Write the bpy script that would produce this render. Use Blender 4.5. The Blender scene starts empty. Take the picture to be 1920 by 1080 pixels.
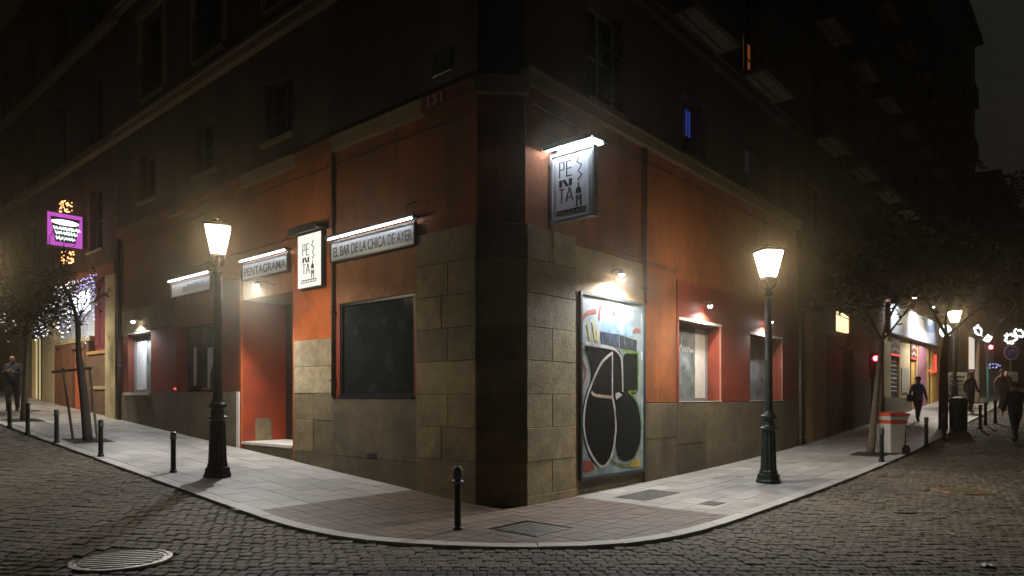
import bpy, math, random
import numpy as np
from mathutils import Vector, Matrix
random.seed(7); np.random.seed(7)
S = bpy.context.scene
# ------------------------------------------------------------------ camera, world, exposure
F = 1287.0; HZ = 745.0; CZ = 1.7          # focal length in photo pixels, eye level row, camera height
cam = bpy.data.cameras.new('camera'); camo = bpy.data.objects.new('camera', cam); S.collection.objects.link(camo)
camo.location = (0, 0, CZ); camo.rotation_euler = (math.radians(90), 0, 0)
cam.sensor_width = 36; cam.lens = 36 * F / 1920; cam.shift_y = (HZ - 540) / 1920
cam.clip_start = .05; cam.clip_end = 600; S.camera = camo
W = bpy.data.worlds.new('World'); S.world = W; W.use_nodes = True
wn = W.node_tree.nodes; bg = wn['Background']
tc = wn.new('ShaderNodeTexCoord'); nz = wn.new('ShaderNodeTexNoise'); nz.inputs['Scale'].default_value = 2.0
wr = wn.new('ShaderNodeValToRGB'); wr.color_ramp.elements[0].color = (.012, .0112, .0095, 1); wr.color_ramp.elements[1].color = (.014, .013, .011, 1)
W.node_tree.links.new(tc.outputs['Generated'], nz.inputs['Vector']); W.node_tree.links.new(nz.outputs['Fac'], wr.inputs['Fac'])
W.node_tree.links.new(wr.outputs['Color'], bg.inputs['Color']); bg.inputs['Strength'].default_value = 1.0
S.view_settings.view_transform = 'Standard'; S.view_settings.look = 'None'; S.view_settings.exposure = 0; S.view_settings.gamma = 1
S.view_settings.use_curve_mapping = False
S.cycles.use_denoising = True; S.cycles.max_bounces = 6; S.cycles.diffuse_bounces = 4; S.cycles.sample_clamp_indirect = 6.0
S.cycles.use_light_tree = True; S.cycles.caustics_reflective = False; S.cycles.caustics_refractive = False
S.cycles.volume_bounces = 0; S.cycles.transparent_max_bounces = 16
HAZE = .0048
LAMP = 25.0            # lantern glass radiance
# ------------------------------------------------------------------ geometry of the place
AL = math.radians(49); AR = math.radians(41)
L = (-math.sin(AL), math.cos(AL)); R = (math.sin(AR), math.cos(AR))
C1 = (-.54, 10.65); C2 = (.208, 10.70)
_w = (C2[0]-C1[0], C2[1]-C1[1]); _tl = -(_w[0]*L[0]+_w[1]*L[1])
C0 = (C1[0]-_tl*L[0], C1[1]-_tl*L[1])
def to_ab(x, y):
    dx, dy = x-C0[0], y-C0[1]; return dx*L[0]+dy*L[1], dx*R[0]+dy*R[1]
def from_ab(a, b): return C0[0]+a*L[0]+b*R[0], C0[1]+a*L[1]+b*R[1]
def hl(a): return 0 if a < -1 else (.0175*(a+1)**2 if a < 1 else .07*a)
def hr(b): return 0 if b < 0 else (.0016*b*b if b < 18 else (.5184+.0576*(b-18) if b < 50 else 2.36))
def hgt(x, y):
    a, b = to_ab(x, y); return hl(min(a, 60))+hr(b)
def ground(px, py, off=0):
    lo, hi = 1, 120
    for _ in range(50):
        m = (lo+hi)/2; x = (px-960)/F*m; z = CZ-(py-HZ)/F*m
        if z > hgt(x, m)+off: lo = m
        else: hi = m
    return Vector((x, m, hgt(x, m)+off))
def tL(px): k = (px-960)/F; return (k*C1[1]-C1[0])/(L[0]-k*L[1])
def tR(px): k = (px-960)/F; return (k*C2[1]-C2[0])/(R[0]-k*R[1])
def zL(px, py): return CZ+(HZ-py)/F*(C1[1]+tL(px)*L[1])
def zR(px, py): return CZ+(HZ-py)/F*(C2[1]+tR(px)*R[1])
# ------------------------------------------------------------------ object helpers
def link(o): S.collection.objects.link(o); return o
def tag(o, label=None, cat=None, group=None, kind=None):
    if label: o['label'] = label
    if cat: o['category'] = cat
    if group: o['group'] = group
    if kind: o['kind'] = kind
    return o
def thing(name, label, cat, loc=(0, 0, 0), rz=0, group=None):
    o = link(bpy.data.objects.new(name, None)); o.location = loc; o.rotation_euler[2] = rz; o.empty_display_size = .2
    return tag(o, label, cat, group)
def copy_tree(o, parent=None):
    c = o.copy(); link(c); c.parent = parent
    for ch in o.children: copy_tree(ch, c)
    return c
class MB:
    def __init__(s): s.v = []; s.f = []; s.m = []; s.cur = 0; s.t = []; s.tint = .5
    def add(s, vs, fs):
        n = len(s.v); s.v += [tuple(v) for v in vs]
        for f in fs: s.f.append(tuple(i+n for i in f)); s.m.append(s.cur); s.t.append(s.tint)
        return s
    def box(s, x0, x1, y0, y1, z0, z1, bev=0):
        if bev <= 0:
            vs = [(x, y, z) for z in (z0, z1) for y in (y0, y1) for x in (x0, x1)]
            return s.add(vs, [(0, 2, 3, 1), (4, 5, 7, 6), (0, 1, 5, 4), (2, 6, 7, 3), (0, 4, 6, 2), (1, 3, 7, 5)])
        b = bev; vs = []                        # front face (y0) bevelled block
        vs = [(x0, y1, z0), (x1, y1, z0), (x1, y1, z1), (x0, y1, z1),
              (x0, y0+b, z0), (x1, y0+b, z0), (x1, y0+b, z1), (x0, y0+b, z1),
              (x0+b, y0, z0+b), (x1-b, y0, z0+b), (x1-b, y0, z1-b), (x0+b, y0, z1-b)]
        return s.add(vs, [(3, 2, 1, 0), (0, 1, 5, 4), (1, 2, 6, 5), (2, 3, 7, 6), (3, 0, 4, 7), (4, 5, 9, 8), (5, 6, 10, 9), (6, 7, 11, 10), (7, 4, 8, 11), (8, 9, 10, 11)])
    def tube(s, pts, rs, n=8, caps=True):
        pts = [Vector(p) for p in pts]
        if not isinstance(rs, (list, tuple)): rs = [rs]*len(pts)
        rings = []; prev = None
        for i, p in enumerate(pts):
            d = (pts[min(i+1, len(pts)-1)]-pts[max(i-1, 0)]).normalized()
            if prev is None: u = d.orthogonal().normalized()
            else:
                u = (prev-d*prev.dot(d)); u = u.normalized() if u.length > 1e-5 else d.orthogonal().normalized()
            prev = u; w = d.cross(u)
            rings.append([p+(u*math.cos(2*math.pi*k/n)+w*math.sin(2*math.pi*k/n))*rs[i] for k in range(n)])
        vs = [v for r in rings for v in r]; fs = []
        for i in range(len(pts)-1):
            for k in range(n): fs.append((i*n+k, i*n+(k+1) % n, (i+1)*n+(k+1) % n, (i+1)*n+k))
        if caps: fs += [tuple(reversed(range(n))), tuple(range((len(pts)-1)*n, len(pts)*n))]
        return s.add(vs, fs)
    def lathe(s, prof, n=16, c=(0, 0, 0), flute=0):
        vs = []; fs = []
        for (r, z) in prof:
            for k in range(n):
                q = 1-(flute if k % 2 else 0); a = 2*math.pi*(k+.5)/n
                vs.append((c[0]+r*q*math.cos(a), c[1]+r*q*math.sin(a), c[2]+z))
        for i in range(len(prof)-1):
            for k in range(n): fs.append((i*n+k, i*n+(k+1) % n, (i+1)*n+(k+1) % n, (i+1)*n+k))
        fs += [tuple(reversed(range(n))), tuple(range((len(prof)-1)*n, len(prof)*n))]
        return s.add(vs, fs)
    def poly(s, pts, y0, y1):                   # outline in x,z extruded along y
        n = len(pts); vs = [(p[0], y0, p[1]) for p in pts]+[(p[0], y1, p[1]) for p in pts]
        fs = [tuple(range(n)), tuple(reversed(range(n, 2*n)))]+[(k, k+n, (k+1) % n+n, (k+1) % n) for k in range(n)]
        return s.add(vs, fs)
    def stroke(s, pts, w, y0, y1):              # mitred brush stroke in x,z, one mesh strip
        P = [Vector((p[0], p[1])) for p in pts]; l = []; r = []
        for i, p in enumerate(P):
            d = (P[min(i+1, len(P)-1)]-P[max(i-1, 0)]); d = d.normalized() if d.length > 0 else Vector((1, 0))
            nn = Vector((-d.y, d.x))*w/2; l.append(p+nn); r.append(p-nn)
        n = len(P); vs = [(q.x, y0, q.y) for q in l]+[(q.x, y0, q.y) for q in r]+[(q.x, y1, q.y) for q in l]+[(q.x, y1, q.y) for q in r]
        fs = []
        for i in range(n-1):
            fs += [(i, i+1, n+i+1, n+i), (2*n+i, 3*n+i, 3*n+i+1, 2*n+i+1), (i, 2*n+i, 2*n+i+1, i+1), (n+i, n+i+1, 3*n+i+1, 3*n+i)]
        fs += [(0, n, 3*n, 2*n), (n-1, 3*n-1, 4*n-1, 2*n-1)]
        return s.add(vs, fs)
    def mesh(s, name, mats, smooth=False):
        me = bpy.data.meshes.new(name); me.from_pydata(s.v, [], s.f)
        for m in (mats if isinstance(mats, (list, tuple)) else [mats]): me.materials.append(m)
        if any(s.m): me.polygons.foreach_set('material_index', s.m)
        at = me.attributes.new('tint', 'FLOAT', 'FACE'); at.data.foreach_set('value', s.t)
        if smooth: me.polygons.foreach_set('use_smooth', [True]*len(s.f))
        me.update(); return me
    def build(s, name, mats, parent=None, loc=(0, 0, 0), rz=0, smooth=False, kind=None, label=None):
        o = link(bpy.data.objects.new(name, s.mesh(name, mats, smooth))); o.location = loc; o.rotation_euler[2] = rz
        if parent: o.parent = parent
        if kind: o['kind'] = kind
        if label: o['label'] = label
        return o
class Frame:                                    # a facade plane: x to the viewer's right, -y outward
    def __init__(s, o, rz, sg): s.o = Vector((o[0], o[1], 0)); s.rz = rz; s.sg = sg
    def at(s, t, out, z):
        c, q = math.cos(s.rz), math.sin(s.rz); x = s.sg*t; y = -out
        return Vector((s.o.x+x*c-y*q, s.o.y+x*q+y*c, z))
FL = Frame(C1, -math.radians(41), -1); FR = Frame(C2, math.radians(49), 1)
FC = Frame(C1, math.atan2(C2[1]-C1[1], C2[0]-C1[0]), 1); CW = math.hypot(_w[0], _w[1])
def fbox(mb, fr, t0, t1, o0, o1, z0, z1, bev=0):
    x0, x1 = sorted((fr.sg*t0, fr.sg*t1)); return mb.box(x0, x1, -max(o0, o1), -min(o0, o1), z0, z1, bev)
def fpart(name, fr, mb, mt, parent, **k):       # a part authored in facade coordinates, parent at its own base
    o = mb.build(name, mt, parent, **k)
    o.location = fr.o-Vector(parent.location) if parent else fr.o
    if parent:
        pr = parent.rotation_euler[2]
        if abs(pr) > 1e-9:
            d = fr.o-Vector(parent.location); c, q = math.cos(-pr), math.sin(-pr)
            o.location = (d.x*c-d.y*q, d.x*q+d.y*c, d.z); o.rotation_euler[2] = fr.rz-pr; return o
    o.rotation_euler[2] = fr.rz; return o
# ------------------------------------------------------------------ materials
def nodes(name):
    m = bpy.data.materials.new(name); m.use_nodes = True; return m, m.node_tree.nodes, m.node_tree.links, m.node_tree.nodes['Principled BSDF']
def mat(name, col, rough=.8, var=.18, scale=2.5, bump=.25, bscale=35, metal=0, stain=None, tint=0, rnd=0, spec=.5, streak=None, gum=0, drip=None):
    m, N, K, B = nodes(name)
    tcn = N.new('ShaderNodeTexCoord'); no = N.new('ShaderNodeTexNoise'); no.inputs['Scale'].default_value = scale; no.inputs['Detail'].default_value = 6; no.inputs['Roughness'].default_value = .65
    K.new(tcn.outputs['Object'], no.inputs['Vector'])
    rp = N.new('ShaderNodeValToRGB'); rp.color_ramp.elements[0].position = .3; rp.color_ramp.elements[1].position = .7
    rp.color_ramp.elements[0].color = tuple(c*(1-var) for c in col)+(1,); rp.color_ramp.elements[1].color = tuple(min(1, c*(1+var)) for c in col)+(1,)
    K.new(no.outputs['Fac'], rp.inputs['Fac']); out = rp.outputs['Color']
    def mix(a, colr, fac, mode='MIX'):
        x = N.new('ShaderNodeMix'); x.data_type = 'RGBA'; x.blend_type = mode
        K.new(a, x.inputs[6])
        if isinstance(colr, tuple): x.inputs[7].default_value = colr+(1,)
        else: K.new(colr, x.inputs[7])
        if isinstance(fac, float): x.inputs[0].default_value = fac
        else: K.new(fac, x.inputs[0])
        return x.outputs[2]
    if stain:                                  # (colour, scale, low, high)
        n2 = N.new('ShaderNodeTexNoise'); n2.inputs['Scale'].default_value = stain[1]; n2.inputs['Detail'].default_value = 8; n2.inputs['Roughness'].default_value = .7
        mp = N.new('ShaderNodeMapping'); mp.inputs['Location'].default_value = (3.1, 7.7, 1.3)
        if streak: mp.inputs['Scale'].default_value = streak
        K.new(tcn.outputs['Object'], mp.inputs['Vector']); K.new(mp.outputs['Vector'], n2.inputs['Vector'])
        r2 = N.new('ShaderNodeMapRange'); r2.inputs[1].default_value = stain[2]; r2.inputs[2].default_value = stain[3]; K.new(n2.outputs['Fac'], r2.inputs[0])
        out = mix(out, stain[0], r2.outputs[0])
    def mult(src, amt):
        r3 = N.new('ShaderNodeMapRange'); r3.inputs[3].default_value = 1-amt; r3.inputs[4].default_value = 1+amt; K.new(src, r3.inputs[0])
        cb = N.new('ShaderNodeCombineColor')
        for i in range(3): K.new(r3.outputs[0], cb.inputs[i])
        return cb.outputs[0]
    if drip:
        mpd = N.new('ShaderNodeMapping'); mpd.inputs['Scale'].default_value = (5.5, 5.5, .35); nd = N.new('ShaderNodeTexNoise'); nd.inputs['Scale'].default_value = 1.6; nd.inputs['Detail'].default_value = 7; nd.inputs['Roughness'].default_value = .6
        K.new(tcn.outputs['Object'], mpd.inputs['Vector']); K.new(mpd.outputs['Vector'], nd.inputs['Vector']); rd = N.new('ShaderNodeMapRange'); rd.inputs[1].default_value = .54; rd.inputs[2].default_value = .70; rd.inputs[4].default_value = .65; K.new(nd.outputs['Fac'], rd.inputs[0])
        out = mix(out, drip, rd.outputs[0])
        vc = N.new('ShaderNodeTexVoronoi'); vc.feature = 'DISTANCE_TO_EDGE'; vc.inputs['Scale'].default_value = .55; nw_ = N.new('ShaderNodeMix'); nw_.data_type = 'VECTOR'; nw_.inputs[0].default_value = .25
        K.new(tcn.outputs['Object'], nw_.inputs[4]); K.new(nd.outputs['Color'], nw_.inputs[5]); K.new(nw_.outputs[1], vc.inputs['Vector'])
        rc = N.new('ShaderNodeMapRange'); rc.inputs[1].default_value = .0; rc.inputs[2].default_value = .006; rc.inputs[3].default_value = .6; rc.inputs[4].default_value = 0; K.new(vc.outputs['Distance'], rc.inputs[0]); out = mix(out, tuple(.5*v for v in drip), rc.outputs[0])
    if gum:
        vo = N.new('ShaderNodeTexVoronoi'); vo.inputs['Scale'].default_value = 2.6; K.new(tcn.outputs['Object'], vo.inputs['Vector']); rg = N.new('ShaderNodeMapRange'); rg.inputs[1].default_value = .055; rg.inputs[2].default_value = .085; rg.inputs[3].default_value = gum; rg.inputs[4].default_value = 0
        K.new(vo.outputs['Distance'], rg.inputs[0]); out = mix(out, (.10, .09, .08), rg.outputs[0])
    if tint:
        at = N.new('ShaderNodeAttribute'); at.attribute_name = 'tint'; out = mix(out, mult(at.outputs['Fac'], tint), 1.0, 'MULTIPLY')
    if rnd:
        oi = N.new('ShaderNodeObjectInfo'); out = mix(out, mult(oi.outputs['Random'], rnd), 1.0, 'MULTIPLY')
    K.new(out, B.inputs['Base Color'])
    n3 = N.new('ShaderNodeTexNoise'); n3.inputs['Scale'].default_value = bscale; n3.inputs['Detail'].default_value = 5; K.new(tcn.outputs['Object'], n3.inputs['Vector'])
    if bump:
        bp = N.new('ShaderNodeBump'); bp.inputs['Strength'].default_value = bump; bp.inputs['Distance'].default_value = .02
        K.new(n3.outputs['Fac'], bp.inputs['Height']); K.new(bp.outputs['Normal'], B.inputs['Normal'])
    rr = N.new('ShaderNodeMapRange'); rr.inputs[3].default_value = max(.03, rough-.12); rr.inputs[4].default_value = min(1, rough+.12); K.new(no.outputs['Fac'], rr.inputs[0]); K.new(rr.outputs[0], B.inputs['Roughness'])
    B.inputs['Metallic'].default_value = metal; B.inputs['Specular IOR Level'].default_value = spec
    return m
def emit(name, col, st, base=None):
    m, N, K, B = nodes(name); B.inputs['Base Color'].default_value = (base or tuple(min(1, c) for c in col))+(1,)
    B.inputs['Emission Color'].default_value = tuple(col)+(1,); B.inputs['Emission Strength'].default_value = st; return m
M = {}
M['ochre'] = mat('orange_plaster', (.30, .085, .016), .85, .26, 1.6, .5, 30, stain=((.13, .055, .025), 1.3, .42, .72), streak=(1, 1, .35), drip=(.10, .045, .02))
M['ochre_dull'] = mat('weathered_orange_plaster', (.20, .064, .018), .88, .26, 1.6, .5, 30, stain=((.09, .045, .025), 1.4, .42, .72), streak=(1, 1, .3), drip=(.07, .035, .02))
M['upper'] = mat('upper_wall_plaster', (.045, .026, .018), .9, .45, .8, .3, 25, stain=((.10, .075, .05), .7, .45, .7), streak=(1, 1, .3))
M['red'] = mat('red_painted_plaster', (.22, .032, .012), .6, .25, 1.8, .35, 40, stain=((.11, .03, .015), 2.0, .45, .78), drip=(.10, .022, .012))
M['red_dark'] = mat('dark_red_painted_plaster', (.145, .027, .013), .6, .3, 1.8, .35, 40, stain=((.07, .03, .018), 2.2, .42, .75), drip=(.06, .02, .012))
M['orange'] = mat('bright_orange_paint', (.40, .088, .010), .6, .2, 1.7, .35, 40, stain=((.17, .045, .018), 2.2, .48, .8), drip=(.20, .05, .014))
M['recess'] = mat('deep_red_recess_paint', (.27, .036, .008), .6, .25, 1.4, .3, 30, stain=((.15, .03, .012), 1.6, .45, .75))
M['stained'] = mat('stained_brown_panel', (.24, .10, .045), .8, .25, 3, .35, 30, stain=((.38, .20, .10), 2.6, .5, .75), streak=(1, 1, .5), drip=(.11, .055, .03))
M['stone'] = mat('granite_block', (.205, .155, .078), .85, .3, 6, .9, 45, stain=((.085, .065, .04), 1.8, .46, .74), rnd=.28)
M['stone_pale'] = mat('pale_granite_block', (.36, .29, .17), .85, .28, 7, .95, 60, stain=((.17, .13, .08), 2.6, .46, .76), rnd=.15)
M['stone_dado'] = mat('brown_stone_dado', (.13, .10, .055), .8, .3, 4, .7, 60, stain=((.06, .042, .028), 1.2, .42, .72), rnd=.12)
M['tan'] = mat('tan_render', (.33, .22, .11), .85, .22, 3, .5, 30, stain=((.2, .12, .06), 2, .5, .75))
M['cream'] = mat('cream_cornice', (.19, .14, .075), .8, .2, 2, .4, 40, stain=((.22, .16, .1), 1.5, .5, .75))
M['cream2'] = mat('cream_wall', (.42, .34, .18), .85, .2, 2, .35, 30, stain=((.28, .2, .1), 1.3, .5, .75))
M['soffit'] = mat('grey_soffit_board', (.17, .145, .11), .85, .3, 3, .4, 30)
M['yellow'] = mat('yellow_wall', (.48, .30, .07), .8, .15, 2, .25, 30)
M['ocher2'] = mat('ochre_wall', (.40, .21, .07), .85, .2, 2, .25, 30)
M['purple'] = mat('mauve_wall', (.25, .11, .16), .8, .2, 2, .25, 30)
M['brown'] = mat('brown_wall', (.16, .085, .045), .85, .25, 1.5, .3, 30, stain=((.09, .06, .04), 1.5, .45, .75))
M['darkwall'] = mat('dark_far_wall', (.10, .07, .05), .9, .3, .6, .2, 20)
M['core'] = mat('unlit_interior', (.02, .018, .016), .9, .1, 2, 0)
M['slab'] = mat('granite_paving', (.39, .37, .34), .5, .12, 6, .25, 90, stain=((.22, .20, .17), 1.3, .47, .74), tint=.12, rnd=.10, gum=.6)
M['tile'] = mat('brown_paving_tile', (.155, .112, .085), .6, .22, 8, .4, 60, stain=((.13, .1, .08), 1.5, .5, .8), tint=.14, rnd=.14)
M['kerb'] = mat('kerb_granite', (.48, .46, .42), .55, .12, 9, .35, 70, stain=((.27, .25, .22), 2, .55, .8), rnd=.1)
M['paver'] = mat('cobble_granite', (.125, .104, .076), .7, .25, 11, .7, 60, stain=((.07, .058, .045), .45, .42, .72), tint=.28, rnd=.28, spec=.35)
M['mortar'] = mat('road_joint_sand', (.055, .047, .036), .9, .3, 12, .5, 50)
M['iron'] = mat('black_cast_iron', (.014, .016, .017), .38, .3, 9, .35, 50, metal=.4)
M['iron_green'] = mat('green_scuffed_cast_iron', (.016, .026, .022), .4, .4, 9, .4, 50, metal=.3, stain=((.02, .13, .06), 6, .6, .72))
M['steel'] = mat('worn_grey_steel', (.12, .115, .105), .45, .3, 8, .25, 50, metal=.7)
M['cover'] = mat('cast_manhole_iron', (.34, .33, .31), .36, .35, 9, .4, 60, metal=.55)
M['cover_gold'] = mat('gold_glint_manhole_iron', (.44, .34, .21), .4, .3, 9, .5, 80, metal=.6)  # gold reflection on the iron, put into its base colour
M['glass'] = mat('dark_shop_glass', (.018, .022, .022), .14, .4, 2.5, .04, 8, spec=.6, stain=((.06, .07, .068), 2.0, .55, .9))
M['glass_grey'] = mat('dusty_grey_glass', (.12, .135, .135), .3, .4, 2.5, .05, 8, stain=((.32, .34, .33), 2.6, .45, .75))
M['glass_up'] = mat('dark_upper_glass', (.008, .009, .01), .15, .3, 2, .02, 8)
M['frame_dk'] = mat('black_painted_frame', (.015, .016, .018), .4, .2, 8, .1, 50)
M['frame_gr'] = mat('grey_metal_frame', (.28, .29, .30), .4, .2, 8, .1, 50, metal=.4)
M['frame_wood'] = mat('brown_wood_frame', (.06, .04, .028), .6, .3, 8, .2, 40)
M['frame_white'] = mat('white_painted_trim', (.6, .55, .48), .6, .12, 4, .15, 40, stain=((.3, .26, .2), 4, .6, .8))
M['frame_pink'] = mat('pink_painted_trim', (.5, .22, .15), .6, .12, 4, .15, 40)
M['signface'] = mat('white_sign_face', (.62, .66, .70), .35, .1, 6, .05, 40, stain=((.42, .46, .5), 5, .55, .8))
M['signgrey'] = mat('grey_white_sign_face', (.34, .37, .40), .35, .1, 6, .05, 40, stain=((.22, .25, .28), 5, .55, .8))
M['e_tube2'] = emit('bright_tube_glow', (.80, .88, 1), 150)
M['letter'] = mat('dark_sign_lettering', (.015, .017, .03), .5, .2, 9, 0)
M['pipe'] = mat('grey_drainpipe', (.14, .125, .105), .5, .25, 3, .15, 30, metal=.2)
M['pipe_dk'] = mat('dark_drainpipe', (.045, .03, .025), .6, .25, 3, .15, 30)
M['bark'] = mat('tree_bark', (.12, .095, .065), .9, .35, 14, .8, 40)
M['bark_dk'] = mat('dark_tree_bark', (.035, .03, .024), .9, .35, 14, .8, 40)
M['leaf'] = mat('dark_green_leaf', (.013, .017, .006), .6, .3, 3, 0, tint=.5)
M['soil'] = mat('tree_pit_soil', (.03, .022, .016), .95, .4, 12, .6, 40)
M['white'] = mat('white_plastic', (.55, .52, .46), .5, .12, 4, .1, 40, stain=((.3, .27, .22), 3, .55, .8))
M['redpl'] = mat('orange_red_plastic', (.60, .07, .025), .4, .12, 4, .1, 40)
M['rubber'] = mat('black_rubber', (.015, .015, .015), .7, .2, 9, .1, 40)
M['skin'] = mat('skin', (.38, .2, .13), .55, .1, 9, .05, 60)
M['hair'] = mat('dark_hair', (.02, .014, .01), .6, .3, 30, .3, 80)
M['navy'] = mat('black_jacket_cloth', (.028, .032, .042), .85, .3, 9, .3, 60)
M['greycl'] = mat('grey_trouser_cloth', (.03, .028, .028), .9, .3, 9, .3, 60)
M['bluecl'] = mat('blue_jacket_cloth', (.11, .19, .42), .8, .25, 9, .3, 60)
M['shoe'] = mat('dark_shoe_leather', (.02, .014, .01), .5, .2, 9, .1, 60)
M['browncl'] = mat('brown_coat_cloth', (.14, .09, .06), .85, .3, 9, .3, 60)
M['board'] = mat('pale_notice_board', (.26, .24, .19), .7, .15, 6, .1, 40)
M['signblue'] = mat('blue_road_sign', (.06, .09, .45), .4, .1, 6, 0)
M['signwhite'] = mat('white_road_sign', (.6, .6, .6), .4, .1, 6, 0)
M['paper'] = mat('crumpled_white_paper', (.8, .8, .78), .8, .1, 9, .3, 40)
M['rubbish'] = M['paper']
M['shutter'] = mat('scribbled_roller_shutter', (.17, .12, .10), .6, .4, 5, .2, 40, metal=.2, stain=((.42, .36, .32), 6, .5, .62))
M['shutdk'] = mat('dark_roller_shutter', (.05, .04, .035), .6, .3, 5, .2, 40)
M['orangedoor'] = mat('orange_panel_door', (.55, .13, .045), .6, .12, 3, .1, 40)
M['curtain'] = mat('maroon_curtain', (.14, .02, .025), .8, .25, 6, .2, 40)
M['pvc'] = mat('white_banner_cloth', (.62, .66, .74), .5, .1, 2, .1, 20)
M['banner2'] = mat('grey_banner_print', (.22, .25, .33), .5, .25, 2, .1, 20)
def lamp_glass(st):
    m = bpy.data.materials.new('frosted_lantern_glass'); m.use_nodes = True; N = m.node_tree.nodes; K = m.node_tree.links; N.remove(N['Principled BSDF'])
    e = N.new('ShaderNodeEmission'); e.inputs[0].default_value = (1, .84, .56, 1); e.inputs[1].default_value = st; tr_ = N.new('ShaderNodeBsdfTransparent'); ad = N.new('ShaderNodeAddShader')
    K.new(e.outputs[0], ad.inputs[0]); K.new(tr_.outputs[0], ad.inputs[1]); K.new(ad.outputs[0], N['Material Output'].inputs['Surface']); return m
M['e_lamp'] = lamp_glass(LAMP)
M['e_tube'] = emit('fluorescent_tube_glow', (.86, .90, 1), 36)
M['e_bulb'] = emit('spotlight_bulb_glow', (1, .97, .93), 60)
M['e_box'] = emit('white_lightbox_glow', (.98, 1, .90), 1.0, (.1, .1, .1))
M['e_warm'] = emit('warm_room_glow', (1, .62, .22), 1.1)
M['e_cream'] = emit('cream_lit_panel_glow', (1, .83, .45), .45)
M['e_white'] = emit('white_shop_glow', (.9, .95, 1), 3.0)
M['e_blue'] = emit('blue_room_glow', (.06, .11, .65), .28)
M['e_blue2'] = emit('faint_blue_room_glow', (.10, .11, .22), .08)
M['e_mag'] = emit('magenta_neon_glow', (.62, .10, .66), .9)
M['e_pink'] = emit('pale_pink_neon_glow', (1, .8, 1), 3)
M['e_wht'] = emit('white_neon_glow', (.85, 1, .93), 1.6)
M['e_amber'] = emit('amber_bulb_glow', (1, .42, .16), 5)
M['e_led'] = emit('cool_led_glow', (.45, .48, 1), 2.2)
M['e_ledw'] = emit('white_led_glow', (.95, .97, 1), 3.5)
M['e_red'] = emit('red_signal_glow', (1, .03, .05), 45)
M['e_neonr'] = emit('red_neon_glow', (1, .06, .05), 2)
# ------------------------------------------------------------------ kerb line and ground sheets
def cat(P, n):
    out = []
    for i in range(len(P)-1):
        p0 = P[max(i-1, 0)]; p1 = P[i]; p2 = P[i+1]; p3 = P[min(i+2, len(P)-1)]
        for k in range(n):
            u = k/n; out.append(tuple(.5*(2*p1[j]+(p2[j]-p0[j])*u+(2*p0[j]-5*p1[j]+4*p2[j]-p3[j])*u*u+(3*p1[j]-p0[j]-3*p2[j]+p3[j])*u**3) for j in range(len(p1))))
    return out+[tuple(P[-1])]
arc = cat([(2.6, -3.0), (1.3, -2.98), (.19, -2.80), (-.56, -2.5), (-1.32, -2.07), (-1.9, -1.65), (-2.4, -1.12), (-2.72, -.5), (-2.91, .3), (-2.95, 1.2)], 3)
KERB = [(x, -3.0) for x in np.arange(50, 2.7, -1.0)]+arc+[(-2.95, x) for x in np.arange(2.1, 64, 1.0)]
def normal_in(i, P):
    a = P[max(i-1, 0)]; b = P[min(i+1, len(P)-1)]; d = (b[0]-a[0], b[1]-a[1]); l = math.hypot(*d); return (-d[1]/l, d[0]/l) if False else (d[1]/l, -d[0]/l)
_n = normal_in(5, KERB)
SG = 1 if _n[1] > 0 else -1                        # inward = towards the building
def off(P, w): return [(p[0]+SG*normal_in(i, P)[0]*w, p[1]+SG*normal_in(i, P)[1]*w) for i, p in enumerate(P)]
KIN = off(KERB, .20)
HPo = []; HPi = []
for P, H in ((KERB, HPo), (KIN, HPi)):
    segs = [0]+[i for i in range(len(P)) if abs(P[i][0]-P[i][1]) < 6.2]+[len(P)-1]
    for i, j in zip(segs[:-1], segs[1:]):
        d = (P[j][0]-P[i][0], P[j][1]-P[i][1]); l = math.hypot(*d); n = (SG*d[1]/l, -SG*d[0]/l); H.append((n, P[i]))
def inside(p, H, m=0): return all((p[0]-q[0])*n[0]+(p[1]-q[1])*n[1] > m for n, q in H)
def clip(poly, H):
    for n, q in H:
        out = []
        for i in range(len(poly)):
            a = poly[i]; b = poly[(i+1) % len(poly)]
            da = (a[0]-q[0])*n[0]+(a[1]-q[1])*n[1]; db = (b[0]-q[0])*n[0]+(b[1]-q[1])*n[1]
            if da >= 0: out.append(a)
            if (da >= 0) != (db >= 0): k = da/(da-db); out.append((a[0]+(b[0]-a[0])*k, a[1]+(b[1]-a[1])*k))
        poly = out
        if len(poly) < 3: return []
    return poly
# far ground sheet + road base
def sheet(name, xs, ys, dz, m, kind='structure'):
    vs = []; fs = []; nx = len(xs)
    for y in ys:
        for x in xs: vs.append((x, y, hgt(x, y)+dz))
    for j in range(len(ys)-1):
        for i in range(nx-1): fs.append((j*nx+i, j*nx+i+1, (j+1)*nx+i+1, (j+1)*nx+i))
    return tag(MB().add(vs, fs).build(name, m, smooth=True), kind=kind)
xs = list(np.arange(-40, -16, 3))+list(np.arange(-16, 22, .5))+list(np.arange(22, 70, 3)); ys = list(np.arange(-6, 4, 1))+list(np.arange(4, 30, .5))+list(np.arange(30, 100, 3))
road = sheet('road', xs, ys, -.047, M['mortar']); tag(road, 'cobbled roadway bending round the street corner')
sheet('ground', list(np.linspace(-74, 74, 15)), list(np.linspace(-7, 117, 13)), -1.6, M['mortar'])
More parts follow.
